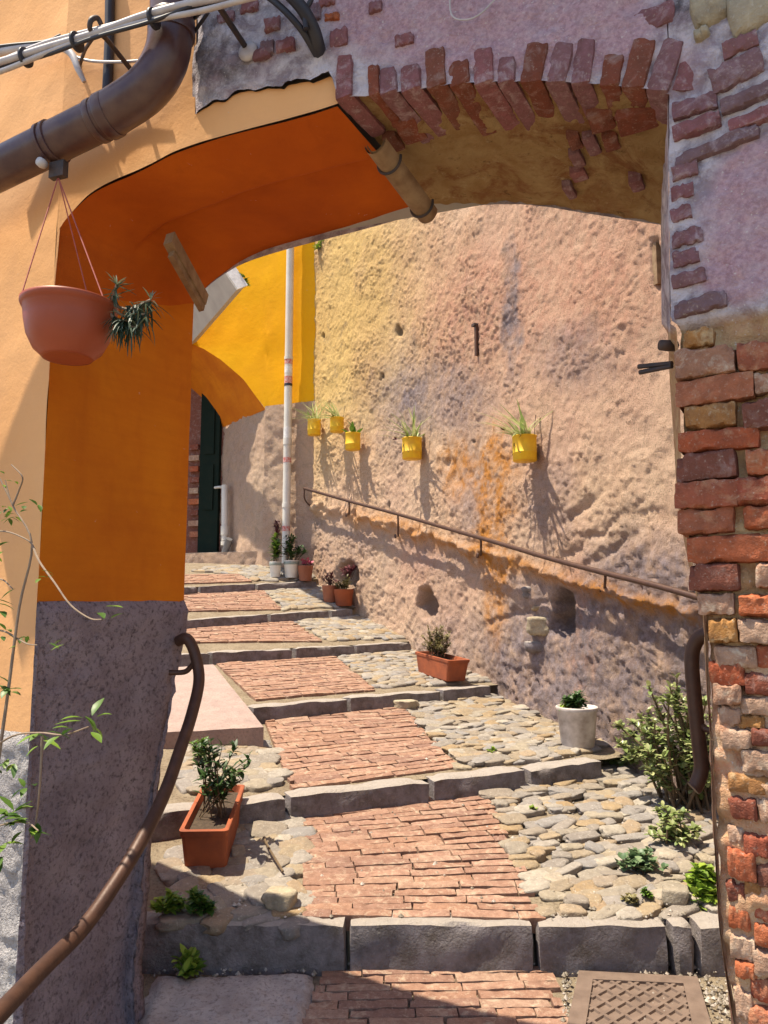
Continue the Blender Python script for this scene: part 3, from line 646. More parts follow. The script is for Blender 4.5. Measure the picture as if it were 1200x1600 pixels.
r_, d_, p_, o_, m_ = 'brick_red', 'brick_dark', 'brick_pale', 'brick_ochre', 'brick_plum_shade'
UP = [(1111, 97, 1196, 140, m_, -.16), (1130, 64, 1187, 92, m_, -.1), (1052, 158, 1124, 186, m_, 0), (1126, 146, 1215, 172, m_, -.12), (1053, 190, 1130, 216, m_, -.08), (1140, 178, 1225, 203, m_, -.1),
      (1052, 224, 1190, 247, m_, -.12), (1052, 262, 1093, 286, m_, -.08), (1051, 294, 1087, 318, m_, -.05), (1051, 326, 1084, 354, m_, -.1), (1051, 362, 1102, 390, m_, -.05), (1053, 394, 1096, 420, m_, -.04),
      (1052, 428, 1106, 451, m_, -.05), (1053, 466, 1138, 494, m_, -.08), (985, 20, 1058, 55, m_, .05)]
for k, (a, b, c, d, m, tl) in enumerate(UP): pierbrick(a, b, c, d, m, .0245, -tl, .09, k, .006)
LOW = [(1068, 518, 1113, 543, o_), (1054, 547, 1147, 588, p_), (1156, 537, 1225, 577, r_), (1056, 592, 1177, 629, r_), (1182, 583, 1225, 612, p_), (1070, 634, 1148, 668, o_), (1163, 627, 1225, 668, d_),
       (1059, 673, 1184, 703, r_), (1058, 708, 1149, 750, d_), (1170, 705, 1225, 740, r_), (1057, 755, 1152, 793, r_), (1154, 748, 1225, 788, r_), (1060, 797, 1145, 833, r_), (1164, 792, 1225, 824, r_),
       (1073, 838, 1205, 878, r_), (1078, 882, 1153, 921, d_), (1185, 880, 1225, 916, p_), (1091, 929, 1145, 958, p_), (1159, 932, 1225, 962, r_), (1112, 969, 1150, 1002, o_), (1157, 970, 1225, 1003, p_), (1117, 1010, 1180, 1043, p_), (1182, 1010, 1235, 1045, r_), (1111, 1037, 1160, 1068, r_),
       (1163, 1051, 1225, 1086, d_), (1117, 1070, 1155, 1099, p_), (1157, 1089, 1225, 1118, p_), (1124, 1106, 1153, 1132, p_), (1156, 1120, 1190, 1138, o_), (1128, 1140, 1172, 1172, p_), (1176, 1140, 1225, 1166, d_), (1161, 1174, 1225, 1205, p_),
       (1140, 1211, 1200, 1240, o_), (1140, 1246, 1180, 1281, d_), (1186, 1250, 1225, 1285, p_), (1138, 1293, 1160, 1320, p_), (1164, 1305, 1200, 1340, r_), (1140, 1330, 1178, 1372, r_), (1183, 1350, 1225, 1390, d_), (1135, 1380, 1162, 1411, d_),
       (1166, 1378, 1185, 1398, o_), (1175, 1402, 1225, 1440, r_), (1140, 1419, 1169, 1455, r_), (1180, 1447, 1225, 1482, r_), (1143, 1463, 1176, 1500, p_), (1150, 1505, 1180, 1530, r_), (1180, 1490, 1225, 1524, p_), (1174, 1531, 1225, 1571, r_), (1150, 1548, 1172, 1590, p_), (1172, 1578, 1230, 1620, r_)]
for k, (a, b, c, d, m) in enumerate(LOW):
    a, b, c, d = a-(0 if a < 1100 else 3), b-3, c+4, d+3
    low = b > 1000
    pierbrick(a, b, c, d, m, (.003 if low else .020)+random.uniform(-.004, .008), random.uniform(-.03, .05), .10, k, .016 if low else .007)
zc_ = CZ-1.3; row_ = 0                                     # the courses run on to the right of the ragged edge
while zc_ < CZ+.62:
    x_ = onP(1232, 800)[0]+(.0 if row_ % 2 else .05)
    while x_ < smax-.05:
        Lb = random.uniform(.13, .20)
        me = brickvar(random.choice([r_, r_, d_, p_, o_]), (row_*3) % 7, .2, .09, .055, n=(14, 4, 6), rnd=.007, rough=.0022, fr=42, chip=.0055, tag='pier0')
        link('brick', me, arch, frame(E0+T2*(x_+Lb/2)+U3*zc_+N2*(random.uniform(.004, .02)-.05), T2, -N2, (Lb/.2, 1.1, .047/.055))); x_ += Lb+.012
    zc_ += .057; row_ += 1
for a, b, c, d in [(1078, -12, 1140, 52), (1135, -20, 1230, 56), (1085, 50, 1112, 72)]:
    pierbrick(a, b, c, d, 'rubble', .03, .2, .12, 3, .02, 'stone')
# voussoirs: standing bricks round the edge of the opening
vm = blockmesh('brick', .055, .20, .10, 'brick_plum_shade', 91, n=(4, 10, 6), rnd=.005, rough=.0014, fr=40, chip=.003)
vm2 = blockmesh('brick', .055, .20, .10, 'brick_dark', 95, n=(4, 10, 6), rnd=.005, rough=.0014, fr=40, chip=.003)
VS = [(541, 541, 92, 26), (587, 586, 108, 16), (610, 608, 112, 26), (645, 643, 108, 30), (683, 681, 82, 30), (719, 718, 102, 31), (758, 757, 82, 30), (792, 794, 96, 26), (828, 842, 74, 34), (868, 884, 74, 33), (907, 918, 68, 30), (950, 960, 93, 30), (985, 1008, 69, 36), (1024, 1055, 70, 36), (1066, 1092, 76, 38)]
for k, (xb, xt, yt, wd) in enumerate(VS):
    sb, zb = onF(xb, 10); zb = float(zcurve(np.array([min(sb, sE)]))[0]) if True else 0
    sb = onF(xb, 140)[0]; zb = float(zcurve(np.array([min(sb, sE)]))[0])
    s_t, z_t = onF(xt, yt); b3d, t3d = F3(sb, zb-.007), F3(s_t, z_t); up = nrm3(t3d-b3d); hh = np.linalg.norm(t3d-b3d)
    wdt = abs(onF(xb+wd, 140)[0]-sb); dep = random.uniform(.19, .25)
    c = (b3d+t3d)/2+NF*.0225+D*dep/2
    link('brick', vm if (k*5) % 7 < 4 else vm2, arch, frame(c, np.cross(D, up), D, (wdt/.055*1.1, dep/.20, hh/.10)))
# bare bricks left in the lime on the underside
def sofb(px, py, wpx, lpx, mat):
    yf, yb = np.interp(px, [a[0] for a in fr], [a[1] for a in fr]), np.interp(px, [a[0] for a in br], [a[1] for a in br]); w_ = np.clip((py-yf)/(yb-yf), 0, 1)
    z = onF(px, yf)[1]*(1-w_)+onB(px, yb)[2]*w_-.004
    p = atZ(px, py, z); q = atZ(px+wpx, py, z); l = abs(atZ(px, py+lpx, z)[1]-p[1])
    link('brick', vm2 if mat else vm, arch, frame((p[0], p[1], z+.045), np.cross(D, U3), D, (abs(q[0]-p[0])/.055, l/.2, 1)))
for a in [(898, 222, 20, 22, 1), (925, 228, 20, 30, 0), (955, 224, 24, 22, 1), (902, 250, 18, 24, 0), (905, 275, 24, 16, 0), (1000, 190, 70, 30, 1), (940, 190, 40, 30, 1), (890, 300, 14, 22, 0), (995, 290, 20, 18, 0), (640, 205, 40, 34, 1), (615, 225, 24, 22, 1)]: sofb(*a)
# bare bricks in the old wall left of the arch head
def fbrick(x0, y0, x1, y1, mat, k, tilt=0, proud=.023):
    q = np.array([onF(x0, y0), onF(x1, y0), onF(x0, y1), onF(x1, y1)]); c = q.mean(0); Lb = (q[1, 0]+q[3, 0]-q[0, 0]-q[2, 0])/2; Hb = abs(q[0, 1]+q[1, 1]-q[2, 1]-q[3, 1])/2
    me = brickvar(mat, k % 7, .2, .09, .055, n=(12, 4, 5), rnd=.006, rough=.0013, fr=45, chip=.0028, tag='pier%d' % (Lb < .09))
    link('brick', me, arch, frame(F3(c[0], c[1], proud-.045), T*math.cos(tilt)+U3*math.sin(tilt), -NF, (Lb/.2, 1, Hb/.055)))
for k, a in enumerate([(418, 35, 442, 55, m_), (412, 70, 432, 92, m_), (436, 66, 465, 88, m_), (500, 0, 528, 18, m_), (512, 28, 534, 40, r_), (520, 52, 547, 80, m_), (400, 82, 428, 98, m_), (490, 12, 506, 40, m_), (580, 10, 600, 26, m_), (345, 25, 372, 45, m_), (380, 8, 408, 26, m_), (620, 60, 650, 78, m_)]): fbrick(*a, k)

# ================================================================== KERBS, PAVING BRICKS, COBBLES
KB = {1: [(150, 541), (545, 836), (840, 1046), (1049, 1085), (1089, 1200)], 2: [(205, 365), (368, 449), (452, 673), (677, 824), (828, 942)], 3: [(395, 545), (548, 690), (693, 768)], 4: [(278, 329), (332, 458), (462, 555), (558, 645)], 5: [(270, 420), (423, 515), (518, 552)], 6: [(270, 311), (314, 400), (403, 497)]}
def kx(i, px):
    b = (px-600)/1200; k = KL[i]; X = 0.
    for _ in range(30):
        Y = k['a']+k['b']*X; zz = k['c']+k['d']*X-CZ; f = Y*cp+zz*sp; X = b*f
    return X
for i, ls in KB.items():
    for a, b in ls:
        xa, xb = kx(i, a), kx(i, b); pa = np.array([xa, kY(i, xa), kZ(i, xa)]); pb = np.array([xb, kY(i, xb), kZ(i, xb)])
        L = np.linalg.norm(pb-pa); d = (pb-pa)/L; back = nrm3(np.cross(U3, d)); Wd = .15 if i < 3 else .13; Hh = .32
        c = (pa+pb)/2+back*Wd/2-U3*(Hh/2-.010)
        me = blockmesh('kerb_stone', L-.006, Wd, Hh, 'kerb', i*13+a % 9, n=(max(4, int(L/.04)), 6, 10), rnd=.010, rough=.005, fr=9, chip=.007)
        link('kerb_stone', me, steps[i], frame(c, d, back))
PV = [blockmesh('brick', .232, .047, .06, 'brick_paver', 200+k, n=(8, 4, 2), rnd=.003, rough=.0014, fr=30, chip=.0035) for k in range(12)]
def pave(i, q, maxn=300):
    """rows of bricks on edge filling a quad given as front-left, front-right, back-right, back-left pixels"""
    FL, FR, BR, BL = [gp(px, py, i) if py < 1600 else gp(px, py, i) for px, py in q]
    for P_ in (FL, FR, BR, BL): P_[2] = 0
    dep = (np.linalg.norm(BL-FL)+np.linalg.norm(BR-FR))/2; rows = max(2, int(round(dep/.0515))); n = 0
    for r in range(rows):
        t = (r+.5)/rows; l = FL*(1-t)+BL*t; rr = FR*(1-t)+BR*t; Lr = np.linalg.norm(rr-l); d = (rr-l)/Lr
        back = np.cross(U3, d); x = -random.choice([.03, .12, .18])*random.uniform(.7, 1.2); x0 = x
        wrow = .0492*random.uniform(.97, 1.03)
        while x < Lr-.03:
            Lb = .238*random.uniform(.9, 1.08)
            if random.random() < .08: Lb *= .55
            a, b = max(0, x), min(Lr+random.uniform(-.012, .012), x+Lb-.0035)
            if b-a > .03:
                c = l+d*(a+b)/2; z = float(gz(i, c[0], c[1])); z2 = float(gz(i, *(c+d*.1)[:2])); z3 = float(gz(i, *(c+back*.1)[:2]))
                dx = nrm3([d[0], d[1], (z2-z)/.1+random.uniform(-.02, .02)]); by = nrm3([back[0], back[1], (z3-z)/.1+random.uniform(-.04, .04)])
                link('brick', PV[random.randrange(12)], steps[i], frame((c[0], c[1], z-.024+random.uniform(-.003, .003)), dx, by, ((b-a)/.232*random.choice([1, -1]), wrow/.047, 1))); n += 1
            x += Lb
    return rows, n
PQ = {0: [(455, 1640), (895, 1640), (868, 1508), (505, 1516)], 1: [(472, 1432), (857, 1437), (757, 1236), (474, 1266)], 2: [(456, 1234), (716, 1198), (630, 1104), (410, 1117)],
      3: [(398, 1093), (586, 1078), (524, 1026), (338, 1037)], 4: [(288, 1004), (503, 1002), (455, 970), (288, 974)], 5: [(284, 955), (440, 952), (410, 921), (284, 923)], 6: [(284, 912), (395, 908), (370, 897), (284, 898)]}
for i, q in PQ.items(): print('pave', i, pave(i, q))
# cobbles
import bmesh
def rockmesh(seed, sub):
    bm = bmesh.new(); bmesh.ops.create_icosphere(bm, subdivisions=sub, radius=1.0); V = np.array([v.co[:] for v in bm.verts]); F = [[v.index for v in f.verts] for f in bm.faces]; bm.free()
    p = 4.5; V = V/((np.abs(V)**p).sum(1)**(1/p))[:, None]
    V = V*(1+.30*fbm(V*1.3+seed*9.1, 3)+.08*fbm(V*3.5+seed*3.7, 2))[:, None]; V[:, 2] = np.where(V[:, 2] > .45, .45+(V[:, 2]-.45)*.25, V[:, 2])
    return mesh('cobble', V*.5, F, 'cobble', True)
RK = [rockmesh(k, 3) for k in range(14)]; RK2 = [rockmesh(k+30, 2) for k in range(8)]
def inpoly(p, poly):
    c = False; n = len(poly)
    for i in range(n):
        a, b = poly[i], poly[(i+1) % n]
        if (a[1] > p[1]) != (b[1] > p[1]) and p[0] < (b[0]-a[0])*(p[1]-a[1])/(b[1]-a[1])+a[0]: c = not c
    return c
def cobbles(i, poly, lmean, wmean, near=True, high=.012):
    P = np.array([gp(px, py, i)[:2] for px, py in poly]); n = 0
    d = nrm3([1, KL[i+1]['b'] if i else 0, 0]); back = np.cross(U3, d); o = P.mean(0)
    a = (P-o)@d[:2]; b = (P-o)@back[:2]; y = b.min(); res = []
    while y < b.max():
        wr = wmean*random.uniform(.8, 1.25); x = a.min()-random.uniform(0, lmean)
        while x < a.max():
            L = lmean*random.choice([.6, .8, 1, 1, 1.25, 1.5])*random.uniform(.9, 1.1); c = o+d[:2]*(x+L/2)+back[:2]*(y+random.uniform(-.25, .25)*wr)
            if inpoly(c, P): res.append((c, L, wr))
            x += L*.97
        y += wr*.93
    random.shuffle(res)
    for c, L, wr in res[:300]:
        z = float(gz(i, *c)); an = random.gauss(0, .22); dd = d*math.cos(an)+back*math.sin(an); z2 = float(gz(i, *(c+dd[:2]*.1)))
        h = random.uniform(.035, .065); bz = (float(gz(i, *(c+back[:2]*.1)))-z)/.1
        m = frame((c[0], c[1], z-h*.30+high*random.uniform(.1, 1.1)), nrm3([dd[0], dd[1], (z2-z)/.1+random.uniform(-.1, .1)]), nrm3(np.cross(U3, dd)+U3*(bz+random.uniform(-.15, .25))), (L*1.3*random.choice([1, -1]), wr*random.uniform(1.25, 1.65), h*1.15))
        link('cobble', random.choice(RK if near else RK2), steps[i], m)
    return len(res)
CP = [(1, [(860, 1440), (1085, 1428), (1180, 1400), (1190, 1240), (960, 1190), (905, 1208), (764, 1240)], .09, .045, True, .022),
      (1, [(268, 1440), (466, 1440), (468, 1278), (360, 1285), (268, 1330)], .085, .068, True),
      (2, [(722, 1198), (905, 1180), (945, 1162), (760, 1086), (636, 1104)], .088, .046, True, .02),
      (2, [(285, 1240), (448, 1228), (418, 1160), (285, 1170)], .09, .075, True),
      (3, [(592, 1074), (700, 1068), (770, 1064), (645, 1010), (530, 1026)], .085, .045, False),
      (4, [(508, 1000), (640, 996), (560, 962), (460, 970)], .09, .05, False),
      (5, [(445, 952), (545, 947), (500, 915), (415, 921)], .09, .05, False),
      (6, [(398, 907), (495, 902), (470, 884), (345, 884), (300, 892), (375, 897)], .09, .05, False)]
for c in CP: print('cobbles', c[0], cobbles(*c))
# ================================================================== OBJECTS
def pix(pts, Y): return [atY(x, y, Y if np.isscalar(Y) else Y[k]) for k, (x, y) in enumerate(pts)]
# --- old beam end and gutter under the vault
def Fp(px, py, off): return atP(px, py, A0+NF*off, NF)
g0 = atZ(586, 232, CZ+1.20); g1 = atZ(668, 342, CZ+1.13)
gut = thing('vault_gutter', 'weathered wooden half gutter fixed along the seam under the vault', 'gutter', tuple((g0+g1)/2))
gd = nrm3(g1-g0); gs = nrm3(np.cross(gd, U3)); gl = np.linalg.norm(g1-g0); ang = np.linspace(math.pi, 2*math.pi, 10); V = []; F = []
for k, t_ in enumerate(np.linspace(0, 1, 12)):
    for r_2 in (.034, .027):
        for a_ in ang: V.append(g0+gd*gl*t_+gs*math.cos(a_)*r_2+U3*(math.sin(a_)*r_2+.02))
for k in range(11):
    for j in range(9):
        a = k*20+j; F += [(a, a+1, a+21, a+20), (a+10, a+30, a+31, a+11)]
F += [tuple([(11*20+j), 11*20+j+1, 11*20+j+11, 11*20+j+10]) for j in range(9)]
obj('trough', V, F, 'wood_old', gut, True)
for t_ in (.25, .88): MB().tube([g0+gd*gl*t_+gs*math.cos(a_)*.037+U3*(math.sin(a_)*.037+.02) for a_ in np.linspace(math.pi*.95, 2.05*math.pi, 9)], .004, 6, 2).out('strap', 'iron', gut)
b0_ = A0*.28+B0*.72; w0 = atY(264, 372, 2.235); w1 = atY(318, 470, 2.53)
bmx = thing('beam_stub', 'dark split timber strip set at the springing of the orange vault', 'beam', tuple((w0+w1)/2))
bd = nrm3(w1-w0); V, Fc = boxgeo((w0+w1)/2, bd, NJ, np.cross(bd, NJ), (np.linalg.norm(w1-w0), .035, .04)); obj('plank', V, Fc, 'wood_old', bmx)
V, Fc = boxgeo((w0+w1)/2+np.cross(bd, NJ)*.032+bd*.02, bd, NJ, np.cross(bd, NJ), (np.linalg.norm(w1-w0)*.9, .022, .02)); obj('batten', V, Fc, 'wood_old', bmx)

# --- brown drainpipe with elbow
dpth = [Fp(268, -150, .095), Fp(268, -20, .095), Fp(268, 45, .095), Fp(258, 95, .10), Fp(228, 140, .105), Fp(170, 180, .108), Fp(85, 222, .11), Fp(0, 262, .115), Fp(-110, 312, .12), Fp(-190, 345, .12)]
dpth[7:] = [dpth[6]+(dpth[6]-dpth[5])*k for k in (1.0, 2.2, 3.2)]
pipe = thing('drainpipe', 'brown metal drainpipe with a swept elbow crossing above the arch', 'drainpipe', tuple(dpth[6]))
PR = .057
tube('upright', dpth[0:3], PR, 'pipe_brown', pipe, 28, 2)
MB().tube(dpth[2:6], PR*1.03, 28, 8).out('elbow', 'pipe_brown', pipe)
MB().tube(dpth[5:], PR*.97, 28, 3).out('run', 'pipe_brown', pipe)
def collar(p, d, r, w_, mat, par, name='collar'): d = nrm3(d); return MB().tube([p-d*w_/2, p-d*w_*.4, p+d*w_*.4, p+d*w_/2], [r*.97, r, r, r*.97], 28, 1).out(name, mat, par)
collar(dpth[2], dpth[2]-dpth[1], PR*1.10, .05, 'pipe_brown', pipe); collar(dpth[5], dpth[6]-dpth[5], PR*1.08, .03, 'pipe_brown', pipe)
for k in (.0, .022): collar(dpth[6]+nrm3(dpth[6]-dpth[5])*k, dpth[6]-dpth[5], PR*1.06, .012, 'pipe_brown', pipe)
collar(dpth[6]*.2+dpth[5]*.8, dpth[6]-dpth[5], PR*1.03, .02, 'pipe_brown', pipe)
MB().tube([atP(-112, 330, A0+NL*.09, NL), atP(-113, 700, A0+NL*.09, NL), atP(-116, 1500, A0+NL*.09, NL)], .05, 20, 1).out('downrun', 'pipe_brown', pipe)
for yy_ in (600, 655, 900): collar(atP(-113, yy_, A0+NL*.09, NL), U3, .066, .05, 'pipe_brown', pipe)
br_ = dpth[6]-U3*.078; V, Fc = boxgeo(br_+NF*.0+T*.02-U3*.01, T, NF, U3, (.05, .02, .045)); obj('clamp', V, Fc, 'iron', pipe)
V, Fc = lathe([(.012, -.01), (.014, 0), (.012, .012)], br_+NF*.03-T*.01, 12, NF); obj('bolt', V, Fc, 'cable_white', pipe, True)
# thin dark conduit behind
tube('conduit', [Fp(172, -60, .012), Fp(171, 60, .012), Fp(166, 165, .012)], .014, 'cable_black', None, 12, 2)
tag(bpy.data.objects['conduit'], 'thin dark vertical conduit on the peach wall behind the cables', 'conduit')
# --- cable bundles
cb = thing('cable_bundle', 'bundle of pale cables sagging across the facade and the drainpipe', 'cables', tuple(Fp(150, 60, .16)))
for k in range(5):
    j = (k-2)*5
    pts = [Fp(x_, y_+j*(.6+.4*math.sin(k*2+x_*.02)), .185+.010*math.sin(k*2.1)) for x_, y_ in [(-60, 118), (0, 102), (70, 78), (150, 53), (230, 27), (310, 8), (390, -8), (480, -25)]]
    tube('cable', pts, .007 if k != 1 else .010, 'cable_white' if k not in (3,) else 'cable_black', cb, 8, 5)
for x_ in (40, 120, 240): 
    p = Fp(x_, np.interp(x_, [0, 310], [102, 8]), .187); collar(p, Fp(310, 8, .18)-Fp(0, 102, .18), .026, .008, 'cable_black', cb, 'tie')
cb2 = thing('old_cable', 'taped pale cable with frayed end hanging on the peach wall at top left', 'cables', tuple(Fp(60, 80, .05)))
tube('sleeve', [Fp(-40, 92, .05), Fp(0, 82, .05), Fp(45, 75, .05), Fp(90, 72, .05), Fp(112, 85, .05), Fp(122, 108, .05), Fp(132, 128, .04)], [.012, .012, .014, .013, .011, .009, .006], 'cable_white', cb2, 10, 5)
tube('wire', [Fp(90, 72, .05), Fp(130, 93, .04), Fp(180, 97, .03), Fp(230, 94, .03)], .004, 'cable_white', cb2, 6, 5)
tube('wire', [Fp(-30, 76, .06), Fp(20, 70, .06), Fp(70, 65, .06), Fp(95, 55, .05)], .005, 'cable_black', cb2, 6, 5)
hk = thing('cable_hook', 'small dark iron hook holding the cables beside the conduit', 'hook', tuple(Fp(150, 50, .02)))
tube('hook', [Fp(208, 113, 0), Fp(180, 78, .08), Fp(160, 55, .15), Fp(142, 48, .20), Fp(142, 32, .21), Fp(152, 28, .19), Fp(158, 38, .18)], .007, 'iron', hk, 8, 5)
tube('strut', [Fp(124, 105, .0), Fp(132, 80, .1), Fp(146, 58, .17)], .005, 'iron', hk, 8, 4)
hk2 = thing('wall_bracket', 'dark iron rod bracket anchored in the grey wall right of the elbow', 'bracket', tuple(Fp(388, 78, .02)))
tube('rod', [Fp(388, 80, 0), Fp(365, 45, .09), Fp(343, 12, .17)], .008, 'iron', hk2, 8, 4)
V, Fc = lathe([(.028, 0), (.028, .008), (.012, .012)], Fp(389, 82, .012), 16, NF); obj('washer', V, Fc, 'cable_white', hk2, True)
bk = thing('black_cables', 'thick black cables drooping to an anchor above the arch', 'cables', tuple(Fp(498, 85, .03)))
tube('cable', [Fp(400, -20, .1), Fp(440, 12, .09), Fp(470, 45, .07), Fp(490, 78, .03), Fp(500, 96, -.01)], .009, 'cable_black', bk, 8, 5)
tube('cable', [Fp(430, -30, .12), Fp(468, 8, .09), Fp(488, 42, .06), Fp(497, 72, .03), Fp(501, 96, -.01)], [.016, .017, .018, .019, .016], 'cable_black', bk, 8, 5)
tube('cable', [Fp(478, 45, .08), Fp(477, 20, .08), Fp(486, 0, .08), Fp(492, -20, .08)], .007, 'cable_black', bk, 8, 4)
for pts_ in ([(-40, 112, .17), (60, 90, .19), (150, 58, .2), (235, 34, .2), (320, 2, .19), (420, -30, .18)], [(290, 40, .03), (315, 18, .08), (335, -5, .12), (350, -30, .14)], [(296, 62, .02), (305, 48, .06), (325, 20, .1)]):
    tube('cable', [Fp(*a) for a in pts_], .005, 'cable_black', bk, 8, 5)
th = tube('thin_wire', [Fp(703, -20, .03), Fp(705, 22, .03), Fp(725, 31, .03), Fp(750, 22, .03), Fp(780, -8, .03)], .0022, 'cable_white', None, 6, 5); tag(th, 'thin grey wire curling over the pink plaster at the top edge', 'wire')

# --- hanging bowl
bw = atY(108, 500, 1.93); bc_ = np.array([bw[0], bw[1], atY(108, 478, 1.93)[2]])
bowl = thing('hanging_bowl', 'terracotta coloured plastic bowl hanging on cords from the drainpipe', 'planter', tuple(bc_-U3*.14))
R = .117
V, Fc = lathe([(.055, -.140), (.062, -.142), (.066, -.137), (.085, -.120), (.102, -.085), (.110, -.045), (.112, -.022), (.1135, -.020), (.1135, -.014), (.117, -.012), (.121, -.004), (.121, .004), (.116, .006), (.112, .0), (.106, -.02), (.05, -.03)], bc_, 48); obj('bowl', V, Fc, 'bowl_plastic', bowl, True)
V, Fc = lathe([(.107, -.024), (.105, -.018), (.06, -.014), (.01, -.012)], bc_, 24); obj('soil', V, Fc, 'can_soil', bowl, True)
hpt = br_+T*.02-U3*.03
for a_ in (205, 335, 80):
    e_ = bc_+np.array([math.cos(math.radians(a_)), math.sin(math.radians(a_)), 0])*.117
    tube('cord', [hpt, (hpt+e_)/2, e_], .0018, 'cord', bowl, 6, 2)
tube('hanger', [br_+T*.02, hpt+U3*.01, hpt-U3*.004], .004, 'iron', bowl, 6, 3)
bp = thing('trailing_succulent', 'trailing blue green succulent spilling from the right of the hanging bowl', 'plant', tuple(bc_+np.array([.1, 0, 0])))
st, fo = MB(), MB()
for (x0, y0, tip, n_, dr) in [((168, 470), None, (182, 445), 26, .2), ((172, 475), None, (236, 468), 60, .9), ((165, 480), None, (200, 500), 46, .9), ((160, 475), None, (215, 512), 50, 1.0), ((170, 478), None, (228, 490), 46, .9)]:
    a = atY(*x0, 1.93); c = atY(*tip, 1.90); m_2 = (a+c)/2-U3*.02; st.tube([a, m_2, c], [.004, .004, .003], 6, 5)
    for k in range(n_):
        q = random.uniform(.4, 1); p = (1-q)**2*a+2*q*(1-q)*m_2+q*q*c; v_ = rdir(-70, 25); v_[2] -= .5*dr
        leaf(fo, p, v_, U3, random.uniform(.035, .08), .005, random.uniform(.2, .5)*dr, random.random()**2*.7, (.5, 1, 1, .8, .2))
    for k in range(9): leaf(fo, c, rdir(20, 85), U3, random.uniform(.025, .045), .004, .25, .8, (.5, 1, 1, .8, .2))
st.out('stem', 'twig', bp); fo.out('foliage', 'leaf_blue', bp, kind='stuff')

# --- handrails
hr = thing('left_handrail', 'bent brown steel handrail round the grey plinth of the orange house', 'handrail', tuple(atY(290, 1000, 2.5)))
HP = [((-60, 1650), 1.42), ((0, 1583), 1.55), ((65, 1515), 1.72), ((130, 1450), 1.88), ((180, 1380), 2.0), ((220, 1315), 2.1), ((257, 1240), 2.24), ((282, 1170), 2.36), ((300, 1115), 2.48), ((311, 1062), 2.56), ((304, 1020), 2.58), ((292, 998), 2.585), ((278, 1002), 2.60)]
tube('rail', [atY(*p, Y_) for p, Y_ in HP], .0185, 'rust', hr, 16, 6)
tube('bracket', [atY(304, 1035, 2.575), atY(298, 1042, 2.58), atY(288, 1050, 2.585), atY(264, 1051, 2.58)], .009, 'rust', hr, 10, 5)
hs = thing('pier_handrail', 'short bent brown handrail fixed to the crumbling brick pier', 'handrail', tuple(atY(1085, 1100, 2.05)))
tube('rail', [atY(1125, 985, 1.98), atY(1104, 990, 2.0), atY(1088, 1002, 2.02), atY(1081, 1030, 2.03), atY(1085, 1090, 2.03), atY(1092, 1160, 2.03), atY(1096, 1200, 2.03), atY(1088, 1226, 2.03), atY(1083, 1232, 2.03)], .0185, 'rust', hs, 16, 6)
tube('bracket', [atY(1094, 1130, 2.03), atY(1105, 1140, 2.0), atY(1125, 1142, 1.97)], .008, 'rust', hs, 8, 4)
wr_ = thing('wall_handrail', 'long thin rusty handrail climbing along the roughcast wall', 'handrail', tuple(wall(760, 850, .05)))
RP = [(470, 763), (545, 783), (620, 803), (700, 826), (780, 849), (860, 873), (940, 894), (1020, 914), (1100, 936), (1160, 951)]
tube('rail', [wall(*p, .11) for p in RP], .017, 'rust', wr_, 12, 4)
for x_, y_, b_ in [(472, 763, 795), (545, 783, 805), (622, 803, 838), (752, 841, 868), (945, 895, 920)]:
    a = wall(x_, y_, .11); f = wall(x_, b_, -.01); tube('bracket', [a, wall(x_, y_*.45+b_*.55, .10), f], .009, 'rust', wr_, 8, 4)
    V, Fc = lathe([(.022, 0), (.022, .006), (.01, .008)], f+wnorm(x_, b_)*.03, 12, wnorm(x_, b_)); obj('plate', V, Fc, 'rust', wr_, True)

